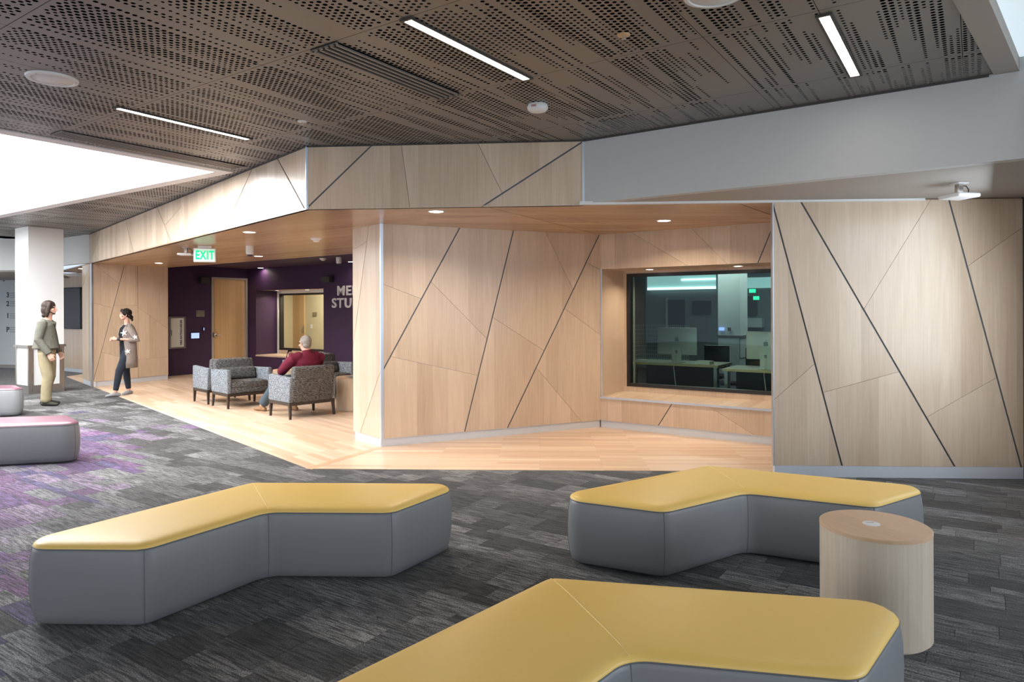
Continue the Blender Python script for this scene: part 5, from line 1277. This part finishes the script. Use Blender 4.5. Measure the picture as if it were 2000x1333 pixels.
def face_parts(m, t, s=1.0):
    for sx in (-1, 1): MB().ball(m @ Vector((sx * 0.031, -0.078, 0.012)), 0.0085 * s, 10).build('eye', M['eye'], t, True)
    MB().tube([m @ Vector((-0.018, -0.086, -0.0585)), m @ Vector((0, -0.0925, -0.058)), m @ Vector((0.018, -0.086, -0.0585))], 0.004 * s, 6).build('mouth', M['lips'], t, True)
def shoe(mb, ankle, d, ln=0.27, h=0.085, w=0.048):
    d = Vector((d[0], d[1], 0)).normalized(); A0_ = Vector((ankle[0], ankle[1], 0))
    z = ankle[2]
    mb.tube([A0_ - d * 0.07 + Vector((0, 0, z - 0.055)), A0_ + Vector((0, 0, z - 0.045)), A0_ + d * ln * 0.35 + Vector((0, 0, z - 0.058)), A0_ + d * ln * 0.62 + Vector((0, 0, z - 0.066))], [(w * 0.75, 0.034), (w * 0.8, 0.045), (w * 0.98, 0.032), (w * 0.7, 0.022)], 14, side=Vector((-d.y, d.x, 0)))
    mb.tube([A0_ + Vector((0, 0, z - 0.03)), A0_ + Vector((0, 0, z + 0.015))], [w * 0.8, w * 0.78], 12)
X_ = (1, 0, 0)
# --- standing man in the olive jacket
mn = tag(empty('person', (-8.02, 11.78, 0.0), math.radians(105)), 'standing person with shoulder-length brown hair, grey-olive jacket and khaki trousers', 'person')
b = MB()
hc = Vector((0, -0.035, 1.672)); hm_ = head(b, hc, 0.0, 0.0, 1.0, 1.08)
b.tube([(0, 0.0, 1.42), (0, -0.01, 1.50), (0, -0.02, 1.60)], [0.075, 0.058, 0.056], 14)
b.tube([(0, 0, 0.92), (0, 0.0, 1.08), (0, 0.01, 1.25), (0, 0.01, 1.40)], [(0.14, 0.10), (0.13, 0.095), (0.15, 0.10), (0.11, 0.065)], 18, side=X_)
LJ = {}
for sx in (-1, 1):
    y0 = -0.02 if sx < 0 else 0.05
    b.tube([(sx * 0.09, 0, 0.92), (sx * 0.095, y0 * 0.5 - 0.02, 0.50), (sx * 0.095, y0, 0.08)], [0.078, 0.055, 0.042], 14)
    sh = Vector((sx * 0.19, 0.01, 1.43)); el = Vector((sx * 0.25, 0.05, 1.14)); wr = Vector((sx * 0.23, -0.10, 0.90)); LJ[sx] = (sh, el, wr)
    b.tube([sh + Vector((-sx * 0.03, 0, -0.03)), el, wr], [0.042, 0.040, 0.028], 12); hand(b, wr, (0.0 * sx, -0.45, -0.85), (-sx, 0.2, -0.1), -1 if sx > 0 else 1, 0.75, 1.05)
body = fuse('body', b, 0.0055, M['skin'], mn, 3)
b = MB()
b.tube([(0, 0.02, 0.985), (0, 0.02, 1.08), (0, 0.015, 1.24), (0, 0.015, 1.38), (0, 0.01, 1.455)], [(0.215, 0.205), (0.205, 0.180), (0.195, 0.148), (0.185, 0.118), (0.10, 0.075)], 26, side=X_, cap=0.10)
for sx in (-1, 1):
    sh, el, wr = LJ[sx]
    b.tube([sh + Vector((-sx * 0.05, 0, 0.0)), sh + Vector((sx * 0.01, 0, -0.015)), (sh + el) / 2 + Vector((sx * .01, 0.0, 0)), el, (el + wr) / 2 + Vector((0, 0.0, 0)), wr + (el - wr) * 0.02], [0.062, 0.076, 0.070, 0.066, 0.062, 0.056], 16, cap=0.25)
b.tube([(-0.07, 0.05, 1.47), (-0.075, -0.04, 1.46), (-0.035, -0.10, 1.41)], 0.022, 8); b.tube([(0.07, 0.05, 1.47), (0.075, -0.04, 1.46), (0.035, -0.10, 1.41)], 0.022, 8); b.tube([(-0.07, 0.055, 1.475), (0, 0.075, 1.48), (0.07, 0.055, 1.475)], 0.02, 8)
jk = fuse('jacket', b, 0.008, M['jacket'], mn, 4)
MB().tube([(0.0, -0.178, 1.00), (0, -0.160, 1.12), (0, -0.130, 1.27), (0, -0.100, 1.38)], [(0.012, 0.004)] * 4, 8, side=X_).build('zip_placket', M['shoe_dark'], jk, True)
b = MB()
b.tube([(0, 0.01, 1.02), (0, 0.01, 0.93), (0, 0.01, 0.86)], [(0.155, 0.12), (0.165, 0.13), (0.15, 0.12)], 20, side=X_, cap=0.3)
for sx in (-1, 1):
    y0 = -0.02 if sx < 0 else 0.05
    b.tube([(sx * 0.085, 0.01, 0.90), (sx * 0.09, 0.0, 0.72), (sx * 0.095, y0 * 0.5 - 0.03, 0.50), (sx * 0.095, y0 + 0.005, 0.28), (sx * 0.095, y0 + 0.01, 0.10)], [0.105, 0.098, 0.086, 0.080, 0.078], 16, cap=0.2)
    b.tube([(sx * 0.095, y0 + 0.01, 0.125), (sx * 0.095, y0 + 0.01, 0.11)], 0.080, 16)
fuse('trousers', b, 0.008, M['khaki'], mn, 3)
for sx in (-1, 1):
    b = MB(); y0 = -0.02 if sx < 0 else 0.05; shoe(b, (sx * 0.095, y0, 0.092), (-sx * -0.25, -1, 0), 0.29); fuse('shoe', b, 0.007, M['shoe_dark'], mn, 3)
b = MB()
b.ball(hc + Vector((0, 0.020, 0.042)), (0.090, 0.108, 0.100), 20); b.ball(hc + Vector((0, 0.045, -0.03)), (0.098, 0.085, 0.115), 18)
for sx in (-1, 1): b.tube([hc + Vector((sx * 0.066, -0.03, 0.09)), hc + Vector((sx * 0.086, -0.015, 0.02)), hc + Vector((sx * 0.088, 0.0, -0.07)), hc + Vector((sx * 0.08, 0.015, -0.13))], [0.026, 0.030, 0.032, 0.024], 12)
b.tube([hc + Vector((-0.06, 0.07, -0.12)), hc + Vector((0, 0.09, -0.13)), hc + Vector((0.06, 0.07, -0.12))], 0.032, 10)
fuse('hair', b, 0.006, M['brown_hair'], mn, 2)
b = MB(); b.tube([hc + Vector((-0.050, -0.030, -0.060)), hc + Vector((-0.030, -0.066, -0.088)), hc + Vector((0, -0.076, -0.096)), hc + Vector((0.030, -0.066, -0.088)), hc + Vector((0.050, -0.030, -0.060))], [0.012, 0.012, 0.012, 0.012, 0.012], 10); b.tube([hc + Vector((-0.025, -0.074, -0.047)), hc + Vector((0, -0.083, -0.044)), hc + Vector((0.025, -0.074, -0.047))], 0.006, 8)
fuse('beard', b, 0.005, M['brown_hair'], mn, 2); face_parts(hm_, mn)

# --- woman in the long cardigan
wm = tag(empty('person', (-7.42, 13.15, 0.004), math.radians(-42)), 'smiling standing person in a long taupe cardigan with white stars, black top and jeans', 'person')
b = MB(); hc = Vector((0.0, -0.03, 1.545)); hm_ = head(b, hc, math.radians(-14), 0.0, 0.92, 0.95)
b.tube([(0, 0.01, 1.30), (0, 0.0, 1.38), (0, -0.01, 1.48)], [0.065, 0.046, 0.045], 14)
b.tube([(0, 0, 0.84), (0, 0.0, 1.00), (0, 0.0, 1.15), (0, 0.01, 1.29)], [(0.14, 0.09), (0.105, 0.08), (0.125, 0.10), (0.09, 0.06)], 18, side=X_)
LG = {1: [(0.085, 0.0, 0.84), (0.10, -0.17, 0.475), (0.085, -0.235, 0.085)], -1: [(-0.085, 0.0, 0.84), (-0.09, 0.01, 0.46), (-0.10, 0.06, 0.085)]}
AR = {1: (Vector((0.165, 0.0, 1.32)), Vector((0.245, 0.09, 1.06)), Vector((0.065, -0.20, 1.085))), -1: (Vector((-0.165, 0.0, 1.32)), Vector((-0.245, 0.07, 1.06)), Vector((-0.055, -0.215, 1.075)))}
for sx in (1, -1):
    b.tube(LG[sx], [0.085, 0.056, 0.036], 14); sh, el, wr = AR[sx]; b.tube([sh + Vector((-sx * 0.035, 0, -0.04)), el, wr], [0.036, 0.036, 0.024], 12)
    hand(b, wr, (wr - el).normalized() * 0.6 + Vector((-sx * 0.25, -0.3, 0.05)), (-sx, 0.0, -0.35), -1 if sx > 0 else 1, 0.7, 0.92)
fuse('body', b, 0.005, M['skin'], wm, 3)
b = MB(); b.tube([(0, 0.0, 0.80), (0, 0.0, 0.92), (0, 0.0, 1.04), (0, -0.005, 1.17), (0, 0.0, 1.29), (0, 0.005, 1.34)], [(0.165, 0.118), (0.150, 0.112), (0.135, 0.108), (0.152, 0.128), (0.135, 0.095), (0.085, 0.065)], 22, side=X_, cap=0.15)
fuse('black_top', b, 0.008, M['black_top'], wm, 3)
b = MB()
b.tube([(0, 0.0, 0.90), (0, 0.0, 0.80)], [(0.155, 0.112), (0.155, 0.118)], 18, side=X_)
for sx in (1, -1):
    h0, k0, a0 = [Vector(q) for q in LG[sx]]; b.tube([h0, (h0 + k0) / 2, k0, (k0 + a0) / 2, a0 + (k0 - a0) * 0.09], [0.098, 0.085, 0.067, 0.058, 0.046], 16, cap=0.3)
fuse('jeans', b, 0.007, M['navy_jeans'], wm, 3)
def arc_shell(levels, gap0, gap1, n=30):
    mb = MB(); vs_ = []; fs = []
    for (z, rx, ry, cy, g) in levels:
        for k in range(n + 1):
            th = math.radians(-90 + g + (360 - 2 * g) * k / n); vs_.append(Vector((rx * math.cos(th), cy + ry * math.sin(th), z)))
    for i in range(len(levels) - 1):
        for k in range(n): fs.append((i * (n + 1) + k, i * (n + 1) + k + 1, (i + 1) * (n + 1) + k + 1, (i + 1) * (n + 1) + k))
    m2 = len(vs_); cen = [Vector((0, l[3], l[0])) for l in levels]
    inner = []
    for i in range(len(levels)):
        for k in range(n + 1): p = vs_[i * (n + 1) + k]; inner.append(p + (cen[i] - p).normalized() * 0.012)
    allv = vs_ + inner; f2 = [tuple(m2 + q for q in f[::-1]) for f in fs]; R_ = len(levels)
    for i in range(R_ - 1):
        for k in (0, n):
            a0, a1 = i * (n + 1) + k, (i + 1) * (n + 1) + k; f2.append((a0, a1, m2 + a1, m2 + a0) if k == 0 else (a1, a0, m2 + a0, m2 + a1))
    for k in range(n):
        f2.append((k + 1, k, m2 + k, m2 + k + 1)); q = (R_ - 1) * (n + 1); f2.append((q + k, q + k + 1, m2 + q + k + 1, m2 + q + k))
    mb.faces(allv, fs + f2); return mb
sh_ = arc_shell([(0.53, 0.215, 0.165, 0.01, 56), (0.70, 0.205, 0.165, 0.01, 54), (0.88, 0.195, 0.155, 0.01, 50), (1.04, 0.175, 0.15, 0.01, 44), (1.17, 0.185, 0.158, 0.0, 38), (1.28, 0.175, 0.130, 0.0, 40), (1.345, 0.115, 0.088, 0.01, 48), (1.375, 0.07, 0.062, 0.02, 60)], 0, 0)
for sx in (1, -1):
    sh, el, wr = AR[sx]; sh_.tube([sh + Vector((-sx * 0.04, 0, 0.005)), sh + Vector((sx * .005, 0, -0.02)), (sh + el) / 2, el, el + (wr - el) * 0.35], [0.06, 0.070, 0.064, 0.062, 0.060], 16, cap=0.3)
cdg = sh_.build('cardigan', M['cardigan'], wm, True)
def star(R, c, nrm):
    nrm = Vector(nrm).normalized(); up = Vector((0, 0, 1)); up = (up - nrm * up.dot(nrm)).normalized(); rt = up.cross(nrm); mb = MB(); pts = []
    for k in range(10):
        r = R if k % 2 == 0 else R * 0.36; th = math.pi / 2 + math.pi * k / 5 + 0.25; pts.append(Vector(c) + rt * (r * math.cos(th)) + up * (r * math.sin(th)))
    mb.poly([p + nrm * 0.006 for p in pts]); mb.poly([p - nrm * 0.004 for p in pts][::-1])
    for i in range(10): j = (i + 1) % 10; mb.poly([pts[i] - nrm * 0.004, pts[j] - nrm * 0.004, pts[j] + nrm * 0.006, pts[i] + nrm * 0.006])
    return mb
star(0.068, (0.150, -0.105, 1.20), (0.75, -0.6, 0.12)).build('star', M['star'], cdg); star(0.05, (0.292, 0.045, 1.12), (0.95, -0.2, 0.3)).build('star', M['star'], cdg); star(0.055, (0.196, -0.055, 0.85), (0.9, -0.35, 0)).build('star', M['star'], cdg)
for sx in (1, -1):
    b = MB(); a0 = LG[sx][2]; shoe(b, a0, (0.02, -1, 0) if sx > 0 else (0.5, -0.8, 0), 0.25, 0.08, 0.043); fuse('shoe', b, 0.006, M['sneaker'], wm, 3)
b = MB(); b.ball(hc + Vector((0.005, 0.024, 0.036)), (0.082, 0.098, 0.093), 18); b.ball(hc + Vector((0.0, 0.105, -0.05)), (0.042, 0.04, 0.042), 12); b.ball(hc + Vector((0.01, 0.12, -0.095)), (0.022, 0.022, 0.035), 10); b.tube([hc + Vector((-0.05, -0.05, 0.075)), hc + Vector((0.0, -0.06, 0.10)), hc + Vector((0.05, -0.045, 0.075)), hc + Vector((0.07, 0.0, 0.02))], 0.02, 10); b.tube([hc + Vector((0.05, 0.05, -0.02)), hc + Vector((0, 0.09, -0.04)), hc + Vector((-0.05, 0.05, -0.02))], 0.04, 10)
fuse('hair', b, 0.006, M['black_hair'], wm, 2); face_parts(hm_, wm, 0.92)
el, wr = AR[1][1], AR[1][2]; q = el + (wr - el) * 0.90; dd = (wr - el).normalized()
MB().tube([q - dd * 0.012, q + dd * 0.012], 0.030, 14).build('watch', M['blackplastic'], wm, True)

# --- seated man with a phone
sm = tag(empty('person', (-3.245, 10.546, 0.004), math.atan2(-0.72, -0.69)), 'seated person with short grey hair, glasses and burgundy sweater looking at a phone', 'person')
b = MB(); hc = Vector((0.015, 0.115, 1.115)); hm_ = head(b, hc, math.radians(12), math.radians(10), 1.03)
b.tube([(0, 0.16, 0.90), (0.0, 0.15, 0.96), (0.01, 0.13, 1.05)], [0.09, 0.066, 0.062], 14)
b.tube([(0, 0.09, 0.53), (0, 0.13, 0.66), (0, 0.15, 0.80), (0, 0.15, 0.90)], [(0.165, 0.115), (0.16, 0.115), (0.165, 0.11), (0.11, 0.07)], 18, side=X_)
SL = {1: [(0.10, 0.05, 0.535), (0.17, -0.43, 0.525), (0.235, -0.84, 0.10)], -1: [(-0.10, 0.05, 0.535), (-0.15, -0.43, 0.535), (-0.16, -0.52, 0.09)]}
SA = {1: (Vector((0.205, 0.14, 0.90)), Vector((0.285, -0.10, 0.685)), Vector((0.075, -0.285, 0.86))), -1: (Vector((-0.205, 0.14, 0.90)), Vector((-0.275, -0.06, 0.685)), Vector((-0.06, -0.285, 0.84)))}
for sx in (1, -1):
    b.tube(SL[sx], [0.09, 0.062, 0.042], 14); s0_, e0_, w0_ = SA[sx]; b.tube([s0_ + Vector((-sx * 0.04, 0, -0.05)), e0_, w0_], [0.045, 0.042, 0.03], 12)
    hand(b, w0_, (-sx * 0.35, -0.55, 0.45), (-sx * 0.6, 0.2, 0.3), 1 if sx > 0 else -1, 0.8, 1.02)
fuse('body', b, 0.0055, M['skin'], sm, 3)
b = MB()
b.tube([(0, 0.085, 0.52), (0, 0.10, 0.60), (0, 0.135, 0.72), (0, 0.155, 0.83), (0, 0.158, 0.92), (0, 0.155, 0.965)], [(0.205, 0.165), (0.21, 0.17), (0.205, 0.155), (0.21, 0.145), (0.17, 0.105), (0.09, 0.075)], 24, side=X_)
for sx in (1, -1):
    s0_, e0_, w0_ = SA[sx]; b.tube([s0_ + Vector((-sx * 0.06, 0.01, 0.01)), s0_ + Vector((sx * 0.005, 0, -0.01)), (s0_ + e0_) / 2 + Vector((sx * 0.012, 0, 0)), e0_, (e0_ + w0_) / 2, w0_ + (e0_ - w0_) * 0.08], [0.082, 0.09, 0.078, 0.070, 0.058, 0.042], 16)
fuse('sweater', b, 0.0075, M['burgundy'], sm, 4)
b = MB(); b.tube([(0, 0.09, 0.60), (0, 0.07, 0.53)], [(0.19, 0.14), (0.185, 0.14)], 18, side=X_)
for sx in (1, -1):
    h0, k0, a0 = [Vector(q) for q in SL[sx]]; b.tube([h0, (h0 + k0) / 2, k0, (k0 + a0) / 2, a0 + (k0 - a0) * 0.08], [0.098, 0.092, 0.078, 0.075, 0.078], 16, cap=0.3)
fuse('jeans', b, 0.008, M['jeans'], sm, 3)
for sx in (1, -1):
    b = MB(); a0 = SL[sx][2]; shoe(b, (a0[0], a0[1] - 0.01, 0.092), (0.18 * sx, -1, 0), 0.28); fuse('shoe', b, 0.007, M['shoe_brown'], sm, 3)
b = MB(); b.ball(hc + Vector((0, 0.028, 0.034)), (0.082, 0.095, 0.088), 18); b.ball(hc + Vector((0, 0.055, -0.03)), (0.070, 0.055, 0.055), 14)
fuse('hair', b, 0.006, M['grey_hair'], sm, 2); face_parts(hm_, sm)
gl = MB()
for sx in (-1, 1):
    ring_ = [hm_ @ Vector((sx * 0.033 + 0.023 * math.cos(2 * math.pi * k / 14), -0.096, 0.012 + 0.018 * math.sin(2 * math.pi * k / 14))) for k in range(15)]; gl.tube(ring_, 0.0018, 5)
    gl.tube([hm_ @ Vector((sx * 0.056, -0.094, 0.016)), hm_ @ Vector((sx * 0.081, -0.04, 0.018)), hm_ @ Vector((sx * 0.084, 0.012, 0.014))], 0.002, 5)
gl.build('glasses', M['blackplastic'], sm)
f_ = Vector((-0.72, 0.69, 0)); lft = Vector((-0.69, -0.72, 0)); pc_ = Vector((-3.245, 10.546, 0)) + f_ * 0.375 + lft * 0.02 + Vector((0, 0, 0.93))
ph = tag(empty('phone', pc_, math.atan2(-0.72, -0.69)), 'dark phone held in the seated man\'s hands', 'phone')
rbox('case', (0, 0, 0), (0.072, 0.009, 0.15), M['blackplastic'], ph, 0.003, 2, m=Matrix.Rotation(math.radians(-25), 4, 'X')); rbox('screen', (0, 0.0052, 0), (0.064, 0.001, 0.135), M['frame_black'], ph, 0, m=Matrix.Rotation(math.radians(-25), 4, 'X'))
